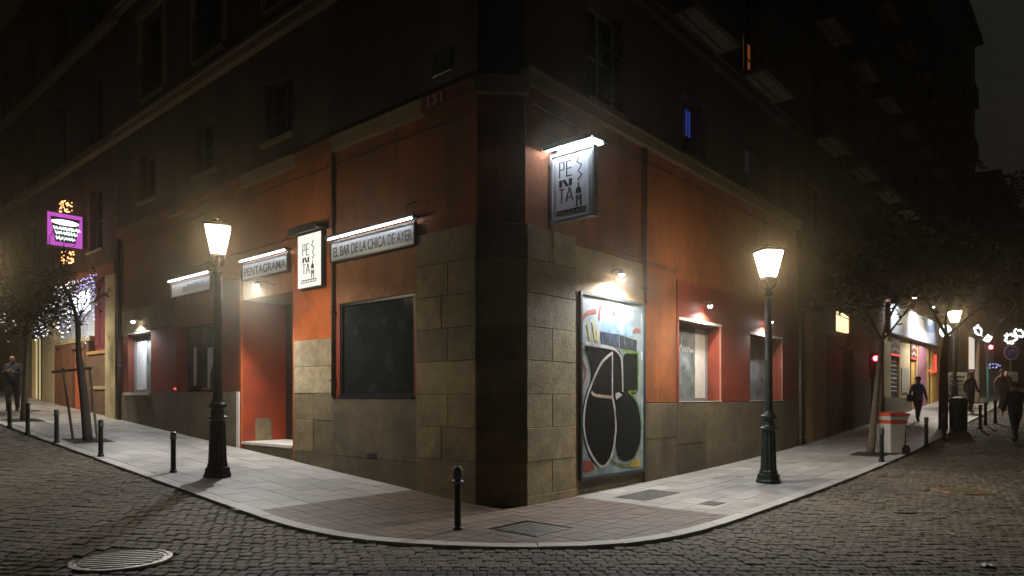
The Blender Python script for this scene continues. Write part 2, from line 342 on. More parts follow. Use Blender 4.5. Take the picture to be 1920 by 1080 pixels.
# pavement base
mb = MB(); st = list(zip(KERB, KIN)); inner = []
for p in KIN:
    a, b = p
    if b <= -2.6 and a > .5: inner.append((a, .35))
    elif a <= -2.6 and b > .5: inner.append((.35, b))
    else: inner.append((.35, .35))
ND = 6; vs = []
for p, q in zip(KIN, inner):
    for k in range(ND+1):
        u = k/ND; a = p[0]+(q[0]-p[0])*u; b = p[1]+(q[1]-p[1])*u; x, y = from_ab(a, b); vs.append((x, y, hgt(x, y)-.02))
fs = [(i*(ND+1)+k, i*(ND+1)+k+1, (i+1)*(ND+1)+k+1, (i+1)*(ND+1)+k) for i in range(len(KIN)-1) for k in range(ND)]
mb.add(vs, fs); pav = tag(mb.build('pavement', M['mortar']), 'granite paved pavement wrapping the building corner', kind='structure')
def prism(mb, poly, top, th):
    pts = [from_ab(*p) for p in poly]; n = len(pts)
    vs = [(x, y, hgt(x, y)+top) for x, y in pts]+[(x, y, hgt(x, y)+top-th) for x, y in pts]
    fs = [tuple(range(n)), tuple(reversed(range(n, 2*n)))]+[(k, k+n, (k+1) % n+n, (k+1) % n) for k in range(n)]
    mb.add(vs, fs)
cells = []
COV = [(-.85, 2.81, .62, .42), (-1.26, -.82, .36, .36)]      # openings for the pavement covers (a,b,half a,half b)
def hole(a0, a1, b0, b1): return any(a0 < c[0]+c[2] and a1 > c[0]-c[2] and b0 < c[1]+c[3] and b1 > c[1]-c[3] for c in COV)
g = .004
for i in range(0, 70):                           # left street slabs
    for j in range(7):
        a0 = 2.0+i*.62; b0 = -2.8+j*.40; o = .31 if j % 2 else 0
        poly = [(a0+g-o*(i > 0), b0+g), (a0+.62-g-o, b0+g), (a0+.62-g-o, b0+.4-g), (a0+g-o*(i > 0), b0+.4-g)]
        cells.append(('slab', poly))
for i in range(0, 90):                           # right street slabs
    for j in range(7):
        b0 = 1.8+i*.62; a0 = -2.75+j*.3929; o = .31 if j % 2 else 0; w = .3929
        poly = [(a0+g, b0+g-o*(i > 0)), (a0+w-g, b0+g-o*(i > 0)), (a0+w-g, b0+.62-g-o), (a0+g, b0+.62-g-o)]
        cells.append(('slab', poly))
TS = .2
for i in range(-15, 10):
    for j in range(-15, 9):
        a0 = i*TS; b0 = j*TS
        if a0 > -.01 and b0 > -.01: continue
        if b0 >= 0 and a0 >= 0: continue
        cells.append(('tile', [(a0+g, b0+g), (a0+TS-g, b0+g), (a0+TS-g, b0+TS-g), (a0+g, b0+TS-g)]))
out = {'slab': [], 'tile': []}
for k, poly in cells:
    aa = [p[0] for p in poly]; bb = [p[1] for p in poly]
    if k == 'tile' and max(aa) > 2.0+1e-6: continue
    pc = clip([poly[0], poly[1], poly[2], poly[3]], HPi)
    if len(pc) < 3: continue
    ca = sum(p[0] for p in pc)/len(pc); cb = sum(p[1] for p in pc)/len(pc)
    if any(abs(ca-c[0]) < c[2]+(.05 if k == 'tile' else .1) and abs(cb-c[1]) < c[3]+(.05 if k == 'tile' else .1) for c in COV[1:]) : continue
    x, y = from_ab(ca, cb); vis = abs(x) < .8*y and y > 5
    out[k].append((y if vis else y+200, pc))
def ccw(poly):
    A = sum(poly[i][0]*poly[(i+1) % len(poly)][1]-poly[(i+1) % len(poly)][0]*poly[i][1] for i in range(len(poly)))
    return poly
def fixn(o):
    import bmesh
    bm = bmesh.new(); bm.from_mesh(o.data); bmesh.ops.recalc_face_normals(bm, faces=bm.faces); bm.to_mesh(o.data); bm.free(); return o
for k, nm, lim, thk in (('slab', 'paving_slab', 230, .03), ('tile', 'paving_tile', 290, .03)):
    lst = sorted(out[k], key=lambda e: e[0])
    for d, pc in lst[:lim]:
        mb = MB(); mb.tint = random.random(); prism(mb, pc, random.uniform(-.002, .002), thk); fixn(mb.build(nm, M[k], pav))
    mb = MB()
    for d, pc in lst[lim:]: mb.tint = random.random(); prism(mb, pc, random.uniform(-.002, .002), thk)
    if mb.v: fixn(mb.build(nm+'s', M[k], pav, kind='stuff'))
# kerb stones
acc = 0; st_i = 0
lens = [0]
for i in range(1, len(KERB)): lens.append(lens[-1]+math.hypot(KERB[i][0]-KERB[i-1][0], KERB[i][1]-KERB[i-1][1]))
def along(P, s):
    for i in range(1, len(P)):
        if lens[i] >= s: u = (s-lens[i-1])/(lens[i]-lens[i-1]); return (P[i-1][0]+(P[i][0]-P[i-1][0])*u, P[i-1][1]+(P[i][1]-P[i-1][1])*u)
    return P[-1]
s = 0
while s < lens[-1]-1:
    ln = random.uniform(.85, 1.15); ss = [s+.006, s+ln*.5, s+ln-.006]
    poly = [along(KERB, q) for q in ss]+[along(KIN, q) for q in reversed(ss)]
    poly = [poly[i] for i in range(6)]
    # pull the inner edge 5 mm off the paving
    mb = MB(); prism(mb, poly, random.uniform(-.003, .004), .2); fixn(mb.build('kerb_stone', M['kerb'], pav)); s += ln
# cobbles
def cobble_mesh(k, lod=0):
    pass
g1 = ground(228, 1048, -.028); g2 = ground(1805, 919, -.028)
CL, CD = .13, .135
top_t = []
cand = []
row = 0; y = 5.7
while y < 31:
    x = -(.82*y+.5)+(CL/2 if row % 2 else 0)+random.uniform(-.02, .02)
    while x < .82*y+.5:
        a, b = to_ab(x, y)
        ok = not inside((a, b), HPo, -.085)
        if ok:
            for mx, my, mr in ((g1.x, g1.y, .49), (g2.x, g2.y, .52)):
                if (x-mx)**2+(y-my)**2 < mr*mr: ok = False
        if ok: cand.append((x, y))
        x += CL
    y += CD; row += 1
def cob(mb, x, y, sx, sy, h0, rot, lod, bz):
    c, s_ = math.cos(rot), math.sin(rot); bv = .014
    def W3(u, v, z): X = x+u*c-v*s_; Y = y+u*s_+v*c; return (X, Y, bz(X, Y)+z)
    j = lambda: random.uniform(-.005, .005)
    base = [(-sx, -sy), (sx, -sy), (sx, sy), (-sx, sy)]; base = [(u+j(), v+j()) for u, v in base]
    vs = [W3(u, v, -.056) for u, v in base]+[W3(u, v, -.028+h0-.008) for u, v in base]
    if lod == 0:
        vs += [W3(u*(1-bv/sx*1.1), v*(1-bv/sy*1.1), -.028+h0+random.uniform(-.002, .002)) for u, v in base]
        fs = [(0, 1, 5, 4), (1, 2, 6, 5), (2, 3, 7, 6), (3, 0, 4, 7), (4, 5, 9, 8), (5, 6, 10, 9), (6, 7, 11, 10), (7, 4, 8, 11), (8, 9, 10, 11)]
    else:
        fs = [(0, 1, 5, 4), (1, 2, 6, 5), (2, 3, 7, 6), (3, 0, 4, 7), (4, 5, 6, 7)]
    mb.add(vs, fs)
cmesh = []
for k in range(8):
    mb = MB(); mb.tint = random.random()
    cob(mb, 0, 0, CL/2-.004+random.uniform(-.002, .002), CD/2-.0035+random.uniform(-.002, .002), 0, 0, 0, lambda X, Y: 0); cmesh.append(mb.mesh('cobblestone', M['paver']))
near = sorted(cand, key=lambda p: p[1] if abs(p[0]) < .74*p[1] and p[1] > 6.4 else p[1]+50)[:295]; nearset = set(near)
for x, y in near:
    o = link(bpy.data.objects.new('cobblestone', random.choice(cmesh))); o.parent = road
    o.location = (x, y, hgt(x, y)+random.uniform(-.006, .006)); o.rotation_euler[2] = random.uniform(-.05, .05)
mb = MB()
for x, y in cand:
    if (x, y) in nearset: continue
    mb.tint = random.random()
    cob(mb, x, y, CL/2-.004+random.uniform(-.002, .002), CD/2-.0035+random.uniform(-.002, .002), random.uniform(-.008, .008), random.uniform(-.06, .06), 0 if y < 15 else 1, hgt)
mb.build('cobblestones', M['paver'], road, kind='stuff')
# far road surface: same setts as relief only, beyond the range where they can be told apart
m, N, K, B = nodes('far_cobble_surface')
tcn = N.new('ShaderNodeTexCoord'); br = N.new('ShaderNodeTexBrick'); br.inputs['Scale'].default_value = 1; br.inputs['Brick Width'].default_value = .165; br.inputs['Row Height'].default_value = .115; br.inputs['Mortar Size'].default_value = .01
br.inputs['Color1'].default_value = (.13, .105, .08, 1); br.inputs['Color2'].default_value = (.085, .07, .055, 1); br.inputs['Mortar'].default_value = (.02, .017, .013, 1)
K.new(tcn.outputs['Object'], br.inputs['Vector']); K.new(br.outputs['Color'], B.inputs['Base Color']); B.inputs['Roughness'].default_value = .5
vs = []; fs = []; fx = np.arange(-30, 66, 2.0); fy = np.arange(31, 99, 2.0)
for yy in fy:
    for xx in fx: vs.append((xx, yy, hgt(xx, yy)-.034))
for j in range(len(fy)-1):
    for i in range(len(fx)-1):
        if not inside(to_ab(fx[i]+1, fy[j]+1), HPo, 1.2): fs.append((j*len(fx)+i, j*len(fx)+i+1, (j+1)*len(fx)+i+1, (j+1)*len(fx)+i))
MB().add(vs, fs).build('road_surface', m, road, kind='stuff')
# ------------------------------------------------------------------ corner building
BASE = Vector((C0[0], C0[1], 0))
bld = thing('corner_building', 'orange and red corner building with a granite corner and cream cornice', 'building', BASE)
def zone(fr, t0, t1, z0, z1, m, o=0.0, th=.32, name='plaster_panel', par=None):
    return fpart(name, fr, fbox(MB(), fr, t0, t1, o-th, o, z0, z1), M[m], par or bld)
def block(fr, t0, t1, z0, z1, m, o, par=None, name='stone_block'):
    j = .0025
    return fpart(name, fr, fbox(MB(), fr, t0+j, t1-j, o-.2, o+random.uniform(-.003, .003), z0+j, z1-j, .006), M[m], par or bld)
def holed(fr, t0, t1, z0, z1, holes, m, o=0.0, th=.35, par=None, name='plaster_wall'):
    ts = sorted({t0, t1} | {h[0] for h in holes} | {h[1] for h in holes}); zs = sorted({z0, z1} | {h[2] for h in holes} | {h[3] for h in holes})
    mb = MB()
    for a, b in zip(ts[:-1], ts[1:]):
        for c, d in zip(zs[:-1], zs[1:]):
            tm, zm = (a+b)/2, (c+d)/2
            if any(h[0] < tm < h[1] and h[2] < zm < h[3] for h in holes): continue
            fbox(mb, fr, a, b, o-th, o, c, d)
    return fpart(name, fr, mb, M[m], par or bld)
def window(fr, t0, t1, z0, z1, o=-.25, fm='frame_wood', gm='glass_up', nm=2, nh=0, fw=.06, par=None, sill='cream', rail=False, open_z=None):
    P = par or bld
    mb = MB()
    fbox(mb, fr, t0, t1, o-.06, o, z0, z0+fw); fbox(mb, fr, t0, t1, o-.06, o, z1-fw, z1); fbox(mb, fr, t0, t0+fw, o-.06, o, z0+fw, z1-fw); fbox(mb, fr, t1-fw, t1, o-.06, o, z0+fw, z1-fw)
    for k in range(1, nm): tt = t0+(t1-t0)*k/nm; fbox(mb, fr, tt-fw*.6, tt+fw*.6, o-.05, o+.003, z0+fw, z1-fw)
    for k in range(1, nh+1): zz = z0+(z1-z0)*k/(nh+1); fbox(mb, fr, t0+fw, t1-fw, o-.045, o-.01, zz-.02, zz+.02)
    w = fpart('window', fr, mb, M[fm], P)
    def sub(name, q, mt): so = q.build(name, mt, w); return so
    for k in range(nm):
        a = t0+(t1-t0)*k/nm; b = t0+(t1-t0)*(k+1)/nm; sub('pane', fbox(MB(), fr, a+fw*.9, b-fw*.9, o-.05, o-.035, z0+fw*.9, z1-fw*.9), M[gm])
    if sill: sub('sill', fbox(MB(), fr, t0-.08, t1+.08, -.02+.0, .09, z0-.09, z0-.005), M[sill])
    if rail:
        q = MB(); fbox(q, fr, t0-.05, t1+.05, .08, .11, z0+.95, z0+.99); fbox(q, fr, t0-.05, t1+.05, .08, .11, z0+.03, z0+.06)
        n = int((t1-t0)/.11)
        for k in range(n+1): tt = t0-.03+(t1-t0+.06)*k/n; fbox(q, fr, tt-.008, tt+.008, .087, .103, z0+.06, z0+.95)
        sub('railing', q, M['iron'])
    return w
TE_L = 14.6; TE_R = 12.35
# --- granite quoins at the corner (rows of about .53 m)
zr = [4.40, 3.87, 3.34, 2.81, 2.28, 1.75, 1.22, .69, .16, -.35]
for i in range(9):
    z1, z0 = zr[i], zr[i+1]
    if i % 2 == 1 and i < 7: block(FL, -.025, .60, z0, z1, 'stone', .06); block(FL, .60, 1.36, z0, z1, 'stone', .06)
    elif i in (2, 6): block(FL, -.025, .75, z0, z1, 'stone', .06); block(FL, .75, 1.36, z0, z1, 'stone', .06)
    else: block(FL, -.025, 1.36, z0, z1, 'stone', .06)
    if i % 2 == 0: block(FC, -.025, CW+.025, z0, z1, 'stone', .06)
    else: block(FC, -.025, CW+.025, z0, z1, 'stone', .06)
    if i == 0: block(FR, -.025, .55, z0, z1, 'stone', .06); block(FR, .55, 1.27, z0, z1, 'stone', .06)
    elif i == 1: block(FR, -.025, 1.27, z0, z1, 'stone', .06)
    elif i % 2: block(FR, -.025, .62, z0, z1, 'stone_pale', .06); block(FR, .62, 1.27, z0, z1, 'stone_pale', .06)
    else: block(FR, -.025, 1.27, z0, z1, 'stone_pale', .06)
for fr, a, b in ((FL, .0, 1.36), (FC, 0, CW), (FR, 0, 1.27)):
    fpart('corner_wall', fr, fbox(MB(), fr, a, b, -.3, -.145, -.35, 4.40), M['stone_dado'], bld)
# --- left ground floor
zone(FL, 1.36, 3.77, -.3, .60, 'stone_dado', .04, name='stone_panel'); zone(FL, 1.36, 3.77, .606, 1.67, 'stone_dado', .043, name='stone_panel')
BW = (1.47, 3.61, 1.72, 3.47)
zone(FL, 1.36, 1.47, 1.675, 3.47, 'red'); zone(FL, 3.61, 3.77, 1.675, 3.47, 'red'); zone(FL, 1.36, 3.77, 3.475, 4.40, 'stained'); 
fpart('window_ledge', FL, fbox(MB(), FL, 1.47, 3.61, -.3, .05, 1.675, 1.72), M['frame_dk'], bld)
window(FL, *BW, o=-.02, fm='frame_dk', gm='glass', nm=1, fw=.05, sill=None)
zb = [-.3, .62, 1.25, 1.78, 2.31, 2.84]
for k in range(5):
    if k in (1, 2): block(FL, 3.775, 4.45, zb[k], zb[k+1], 'stone', .035); block(FL, 4.45, 5.15, zb[k], zb[k+1], 'stone', .035)
    elif k == 0: block(FL, 3.775, 4.62, zb[k], zb[k+1], 'stone_dado', .035); block(FL, 4.62, 5.15, zb[k], zb[k+1], 'stone_dado', .035)
    else: block(FL, 3.775, 5.15, zb[k], zb[k+1], 'stone_pale', .035)
fpart('stone_backing', FL, fbox(MB(), FL, 3.775, 5.15, -.3, -.17, -.3, 2.84), M['stone_dado'], bld)
zone(FL, 3.775, 5.15, 2.845, 4.40, 'orange')
DR = (5.25, 7.32, .71, 3.88)
zone(FL, 5.155, 5.25, -.3, 4.40, 'orange'); zone(FL, 5.25, 7.32, 3.88, 4.40, 'stained'); fpart('door_frame', FL, fbox(MB(), FL, 7.318, 7.40, 0, .03, .3, 3.88), M['orange'], bld); zone(FL, 7.32, 7.40, 3.885, 4.40, 'orange', .03); zone(FL, 7.40, 7.52, .3, 1.83, 'frame_white', .05)  # last strip: highlight on the door edge stone, put in as white colour
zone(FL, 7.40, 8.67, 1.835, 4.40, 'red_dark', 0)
# door recess
fpart('door_step', FL, fbox(MB(), FL, 5.25, 7.32, -1.3, .03, .655, .71), M['frame_white'], bld)
fpart('step_riser', FL, fbox(MB(), FL, 5.25, 7.32, -1.3, .0, -.3, .65), M['stone_dado'], bld)
fpart('recess_wall', FL, fbox(MB(), FL, 7.32, 7.5, -1.5, -.001, .71, 3.88), M['recess'], bld)
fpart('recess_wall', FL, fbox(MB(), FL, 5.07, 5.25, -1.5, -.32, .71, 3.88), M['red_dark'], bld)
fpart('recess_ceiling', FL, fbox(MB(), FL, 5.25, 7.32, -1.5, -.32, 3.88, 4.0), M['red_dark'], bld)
dr = fpart('entrance_door', FL, fbox(MB(), FL, 5.25, 7.32, -1.18, -1.08, .71, 3.88), M['frame_dk'], bld)
for a, b in ((5.35, 6.22), (6.35, 7.22)):
    for c, d in ((.85, 1.9), (2.05, 3.7)): fbox(MB(), FL, a, b, -1.078, -1.06, c, d, .012).build('door_panel', M['frame_dk'], dr)
fbox(MB(), FL, 6.15, 6.2, -1.06, -1.0, 1.7, 1.95).build('handle', M['steel'], dr)
fpart('door_jamb', FL, fbox(MB(), FL, 5.25, 5.32, -.22, -.12, .71, 3.88), M['frame_dk'], bld)
fpart('repair_patch', FL, fbox(MB(), FL, 7.31, 7.325, -.70, -.30, .72, 1.22), M['stone'], bld)
# left dado slabs
for a, b in ((7.53, 9.4), (9.4, 11.5), (11.5, 13.1), (13.1, TE_L)):
    zone(FL, a+.003, b-.003, -.1, 1.83, 'stone_dado', .04+random.uniform(0, .005), name='stone_panel')
# second window (recessed shop bay)
W2 = (8.67, 10.78, 1.83, 3.53)
zone(FL, 8.67, 10.78, 3.535, 4.40, 'stained', -.02); zone(FL, 8.67, 10.78, 1.74, 1.83, 'stone_dado', -.3)
w2 = window(FL, 8.67, 10.78, 1.83, 3.53, o=-.30, fm='frame_dk', gm='glass', nm=1, fw=.05, sill=None)
fbox(MB(), FL, 8.95, 9.72, -.334, -.325, 1.9, 2.95).build('pale_blind', M['e_blue2'] if False else M['signface'], w2)
q = MB(); q.poly([(-8.95, 1.9), (-8.95, 2.5), (-9.1, 2.6), (-9.4, 2.55), (-9.55, 2.3), (-9.55, 1.9)], -(-.318), -(-.324)); fixn(q.build('window_shape', M['frame_dk'], w2))
fbox(MB(), FL, 10.35, 10.5, -.334, -.325, 2.0, 3.0).build('pale_strip', M['signface'], w2)
zone(FL, 10.78, 12.36, 1.835, 3.55, 'red', 0)
W1 = (12.36, 13.98, 1.85, 3.50)
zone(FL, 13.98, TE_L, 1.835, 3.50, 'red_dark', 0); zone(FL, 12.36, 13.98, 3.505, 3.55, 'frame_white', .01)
zone(FL, 13.98, TE_L, 3.505, 3.55, 'tan', 0)
for a, b in ((10.78, 11.9), (11.9, 13.1), (13.1, TE_L)): block(FL, a, b, 3.555, 4.22, 'stone', .03)
zone(FL, 10.78, TE_L, 3.555, 4.22, 'stone_dado', -.18, .14, 'stone_backing')
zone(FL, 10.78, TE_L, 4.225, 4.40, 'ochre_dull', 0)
w1 = window(FL, *W1, o=-.16, fm='frame_gr', gm='glass_grey', nm=1, fw=.05, sill='frame_white')
fbox(MB(), FL, 13.15, 13.85, -.194, -.185, 1.92, 3.3).build('pale_curtain', M['signface'], w1)
# middle wall up to the cornice
def split(fr, t0, t1, z0, z1, m, holes=()): holed(fr, t0, t1, z0, z1, list(holes), m)
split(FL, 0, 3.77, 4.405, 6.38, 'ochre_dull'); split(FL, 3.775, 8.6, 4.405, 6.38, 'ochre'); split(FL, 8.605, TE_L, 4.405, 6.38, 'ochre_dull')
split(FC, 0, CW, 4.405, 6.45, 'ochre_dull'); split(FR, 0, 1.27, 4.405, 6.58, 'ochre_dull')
# cornice pieces
for fr, a, b, z0, z1, m in ((FL, 1.16, 3.73, 6.38, 6.62, 'cream'), (FL, -.05, 1.16, 6.385, 6.62, 'red_dark'), (FL, 3.735, 5.0, 6.39, 6.615, 'ochre_dull'), (FL, 5.0, 7.2, 6.38, 6.62, 'cream'), (FL, 7.205, TE_L, 6.385, 6.615, 'ochre_dull'),
                            (FC, -.05, CW+.05, 6.40, 6.66, 'cream'), (FR, -.05, TE_R, 6.58, 6.82, 'cream')):
    mb = MB(); fbox(mb, fr, a, b, -.3, .12, z0, z1-.05); fbox(mb, fr, a, b, -.3, .15, z1-.049, z1); fpart('cornice', fr, mb, M[m], bld)
# --- right ground floor
PN = (1.40, 3.57, .27, 3.52)
zone(FR, 1.27, 1.40, -.3, 4.0, 'tan', .01); zone(FR, 1.40, 3.57, -.3, 3.52, 'stone_dado', .0); zone(FR, 1.40, 3.57, 3.525, 4.3, 'tan'); zone(FR, 1.27, 1.40, 4.005, 4.3, 'tan')
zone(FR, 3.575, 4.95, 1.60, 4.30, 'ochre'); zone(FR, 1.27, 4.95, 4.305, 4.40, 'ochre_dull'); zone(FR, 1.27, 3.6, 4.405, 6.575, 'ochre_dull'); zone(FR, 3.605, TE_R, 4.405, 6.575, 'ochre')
for a, b in ((3.575, 4.9), (4.9, 6.3), (6.3, 7.9), (7.9, 9.4), (9.4, 10.9), (10.9, TE_R)):
    c = random.uniform(.55, 1.1)
    block(FR, a, b, -.3, c, 'stone_dado', .045, name='stone_panel'); block(FR, a, b, c, 1.585, 'stone_dado', .045, name='stone_panel')
zone(FR, 3.575, TE_R, -.3, 1.58, 'stone_dado', -.16, .15, 'stone_backing')
A1 = (5.04, 7.04, 1.62, 3.34); A2 = (8.84, 11.05, 1.62, 3.30)
holed(FR, 4.955, 12.3, 1.60, 4.18, [A1, A2], 'red', .02, .45)
zone(FR, 4.955, TE_R, 4.185, 4.40, 'ochre', 0)
fpart('window_trim', FR, fbox(MB(), FR, 7.04, 7.10, .02, .035, 1.6, 3.34), M['frame_pink'], bld); fpart('window_trim', FR, fbox(MB(), FR, 11.05, 11.11, .02, .035, 1.6, 3.3), M['frame_pink'], bld)
fpart('window_lintel', FR, fbox(MB(), FR, 5.0, 7.1, .022, .04, 3.34, 3.40), M['frame_white'], bld)
fpart('window_lintel', FR, fbox(MB(), FR, 8.8, 11.1, .022, .04, 3.30, 3.36), M['frame_white'], bld)
fpart('window_ledge', FR, fbox(MB(), FR, 5.04, 7.10, -.3, .05, 1.602, 1.62), M['frame_white'], bld); fpart('window_ledge', FR, fbox(MB(), FR, 8.84, 11.11, -.3, .05, 1.602, 1.62), M['frame_white'], bld)
wa = window(FR, *A1, o=-.28, fm='frame_gr', gm='glass_grey', nm=1, fw=.05, sill=None); wb = window(FR, *A2, o=-.33, fm='frame_gr', gm='glass_grey', nm=1, fw=.05, sill=None)
fbox(MB(), FR, 6.45, 6.97, -.312, -.305, 1.68, 3.28).build('pale_blind', M['white'], wa)
# scratched tag on the glass of the first right window
q = MB(); x0 = 5.2
for k in range(9):
    q.stroke([(x0+k*.13, 2.75+.05*math.sin(k*2.1)), (x0+k*.13+.05, 2.98-.02*k), (x0+k*.13+.09, 2.72), (x0+k*.13+.13, 2.92-.02*k)], .02, .304, .309)
fixn(q.build('scratched_tag', M['white'], wa))
# --- upper walls with windows
def px_win(fr, xa, xb, ya, yb):
    f, g_ = (tL, zL) if fr is FL else (tR, zR); a, b = sorted((f(xa), f(xb))); xm = (xa+xb)/2
    return (a, b, g_(xm, yb), g_(xm, ya))
mzL = [(5.25, 6.35, 7.15, 8.45), (8.6, 9.65, 7.15, 8.45), (12.0, 13.1, 7.15, 8.45)]
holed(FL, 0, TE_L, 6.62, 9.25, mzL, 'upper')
for w in mzL: window(FL, *w, o=-.2, nm=2, nh=1)
f1L = [(1.6, 2.8, 9.95, 12.2), (4.9, 6.2, 9.95, 12.2), (8.2, 9.6, 9.95, 12.2), (11.5, 12.9, 9.95, 12.2)]
holed(FL, 0, TE_L, 9.50, 12.9, f1L, 'upper'); f2L = [(t0, t1, 13.5, 15.7) for t0, t1, _, _ in f1L]
for w in f1L+f2L:
    window(FL, *w, o=-.2, nm=2, nh=2, rail=True)
    fpart('window_surround', FL, fbox(fbox(fbox(MB(), FL, w[0]-.22, w[0]-.002, 0, .06, w[2], w[3]), FL, w[1]+.002, w[1]+.22, 0, .06, w[2], w[3]), FL, w[0]-.3, w[1]+.3, 0, .1, w[3]+.002, w[3]+.25), M['cream'], bld)
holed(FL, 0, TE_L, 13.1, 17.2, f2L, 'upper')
for z0, z1, o in ((9.25, 9.5, .16), (12.9, 13.1, .14)):
    for fr, a, b in ((FL, -.06, TE_L), (FC, -.06, CW+.06), (FR, -.06, TE_R)):
        mb = MB(); fbox(mb, fr, a, b, -.3, o, z0, z1-.08); fbox(mb, fr, a, b, -.3, o+.06, z1-.079, z1); fpart('string_course', fr, mb, M['cream'] if fr is not FR else M['upper'], bld)
for z0, z1 in ((6.66, 9.25), (9.5, 12.9), (13.1, 20)): zone(FC, 0, CW, z0, z1, 'upper')
mzR = [(1.7, 2.85, 6.95, 8.75), (5.19, 6.15, 6.9, 8.2), (8.5, 9.5, 6.9, 8.2)]
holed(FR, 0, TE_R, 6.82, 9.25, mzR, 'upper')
window(FR, *mzR[0], o=-.2, nm=2, nh=1, rail=True, fm='frame_gr')
for w, gm in ((mzR[1], 'e_blue'), (mzR[2], 'e_blue2')):
    ww = window(FR, w[0], w[1], w[2], w[3], o=-.2, nm=2, nh=0, rail=True)
    fbox(MB(), FR, w[0]+.1, w[1]-.1, -.236, -.228, w[2]+.62, w[3]-.1).build('lit_blind', M[gm], ww)
f1R = [(1.5, 2.7, 9.62, 12.2), (4.9, 6.1, 9.62, 12.2), (8.45, 9.55, 9.62, 12.2)]
holed(FR, 0, TE_R, 9.50, 12.9, f1R, 'upper'); f2R = [(t0, t1, 13.2, 15.6) for t0, t1, _, _ in f1R]
for w in f1R+f2R: window(FR, *w, o=-.2, nm=2, nh=2, rail=False)
lw = [o for o in bld.children if o.name.startswith('window')][-1]
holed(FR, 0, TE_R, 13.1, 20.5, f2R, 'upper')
def balcony(fr, t0, t1, z, par, dep=.75):
    mb = MB(); fbox(mb, fr, t0, t1, 0.0, dep, z-.14, z-.04); b = fpart('balcony', fr, mb, M['upper'], par)
    n = 4; w = (t1-t0-.2)/2
    for k in range(2):
        for j in range(2): fbox(MB(), fr, t0+.08+k*(w+.04), t0+.08+k*(w+.04)+w, .10+j*.32, .34+j*.32, z-.155, z-.141).build('soffit_panel', M['soffit'], b)
    q = MB(); fbox(q, fr, t0+.02, t1-.02, dep-.05, dep-.02, z+.95, z+1.0); fbox(q, fr, t0+.02, t1-.02, dep-.05, dep-.02, z+.02, z+.05)
    nb = int((t1-t0)/.13)
    for k in range(nb+1): tt = t0+.03+(t1-t0-.06)*k/nb; fbox(q, fr, tt-.009, tt+.009, dep-.043, dep-.027, z-.04, z+.95)
    for te in (t0+.03, t1-.03): fbox(q, fr, te-.015, te+.015, 0, dep-.051, z+.95, z+.99)
    q.build('railing', M['iron'], b); return b
for w in f1R: balcony(FR, w[0]-.5, w[1]+.5, w[2]-.02, bld)
for w in f2R: balcony(FR, w[0]-.5, w[1]+.5, w[2]-.02, bld)
# lit window upstairs: warm strip beside a curtain in the third french window
ws = [o for o in bld.children if o.name.startswith('window') and 'surround' not in o.name and 'ledge' not in o.name and 'trim' not in o.name and 'lintel' not in o.name]
q = fpart('lit_window_strip', FR, fbox(MB(), FR, 8.52, 8.95, -.232, -.226, 10.2, 10.95), M['e_warm'], bld)
fpart('lit_window_strip', FR, fbox(MB(), FR, 8.52, 8.85, -.232, -.226, 11.0, 12.1), emit('faint_warm_room_glow', (.6, .42, .3), .03), bld)
fpart('lit_window_strip', FR, fbox(MB(), FR, 9.3, 9.45, -.232, -.226, 10.25, 10.9), emit('dim_orange_room_glow', (1, .35, .1), .12), bld)
# dark mass behind the facades and the roof
mb = MB()
def abprism(mb, poly, z0, z1):
    pts = [from_ab(*p) for p in poly]; n = len(pts); vs = [(x-BASE.x, y-BASE.y, z0) for x, y in pts]+[(x-BASE.x, y-BASE.y, z1) for x, y in pts]
    mb.add(vs, [tuple(reversed(range(n))), tuple(range(n, 2*n))]+[(k, (k+1) % n, (k+1) % n+n, k+n) for k in range(n)])
TA = TE_L+.53; TB = TE_R+.53
abprism(mb, [(1.7, 1.7), (TA, 1.7), (TA, TB), (1.7, TB)], -.3, 4.41); fixn(mb.build('interior_mass', M['core'], bld))
mb = MB(); abprism(mb, [(.36, .36), (TA-.02, .36), (TA-.02, TB-.02), (.36, TB-.02)], 4.42, 17.19); fixn(mb.build('interior_mass', M['core'], bld))
mb = MB(); abprism(mb, [(-.2, -.2), (TA, -.2), (TA, TB), (-.2, TB)], 20.5, 20.8); fixn(mb.build('roof', M['darkwall'], bld))
# painted number on the cornice and street name tile
def text_mesh(body, w, h, depth=.004):
    cu = bpy.data.curves.new('t', 'FONT'); cu.body = body; cu.size = 1; cu.extrude = .5; cu.offset = .012; cu.align_x = 'LEFT'
    ob = bpy.data.objects.new('t', cu); S.collection.objects.link(ob); dg = bpy.context.evaluated_depsgraph_get(); dg.update()
    me = bpy.data.meshes.new_from_object(ob.evaluated_get(dg)); bpy.data.objects.remove(ob)
    co = np.array([v.co[:] for v in me.vertices]); mn = co.min(0); mx = co.max(0)
    co = (co-mn)/(mx-mn); vs = [(c[0]*w, depth*(1-c[2]), c[1]*h) for c in co]; fs = [tuple(p.vertices) for p in me.polygons]
    bpy.data.meshes.remove(me); return vs, fs
def text(fr, body, tl, z0, w, h, o, m, parent, name='lettering', sx=None):    # tl = left end in facade t
    vs, fs = text_mesh(body, w, h); x0 = fr.sg*tl
    mb = MB(); mb.add([(x0+v[0], -o-.003+v[1], z0+v[2]) for v in vs], fs); return fpart(name, fr, mb, M[m], parent)
M['num'] = mat('faded_painted_number', (.3, .27, .25), .8)
text(FL, '131', .98, 6.42, .34, .17, .152, 'num', bld, 'painted_number')
fpart('street_name_tile', FL, fbox(MB(), FL, .55, 1.0, 0, .03, 6.95, 7.3, .01), mat('dark_glazed_tile', (.02, .03, .035), .3), bld)
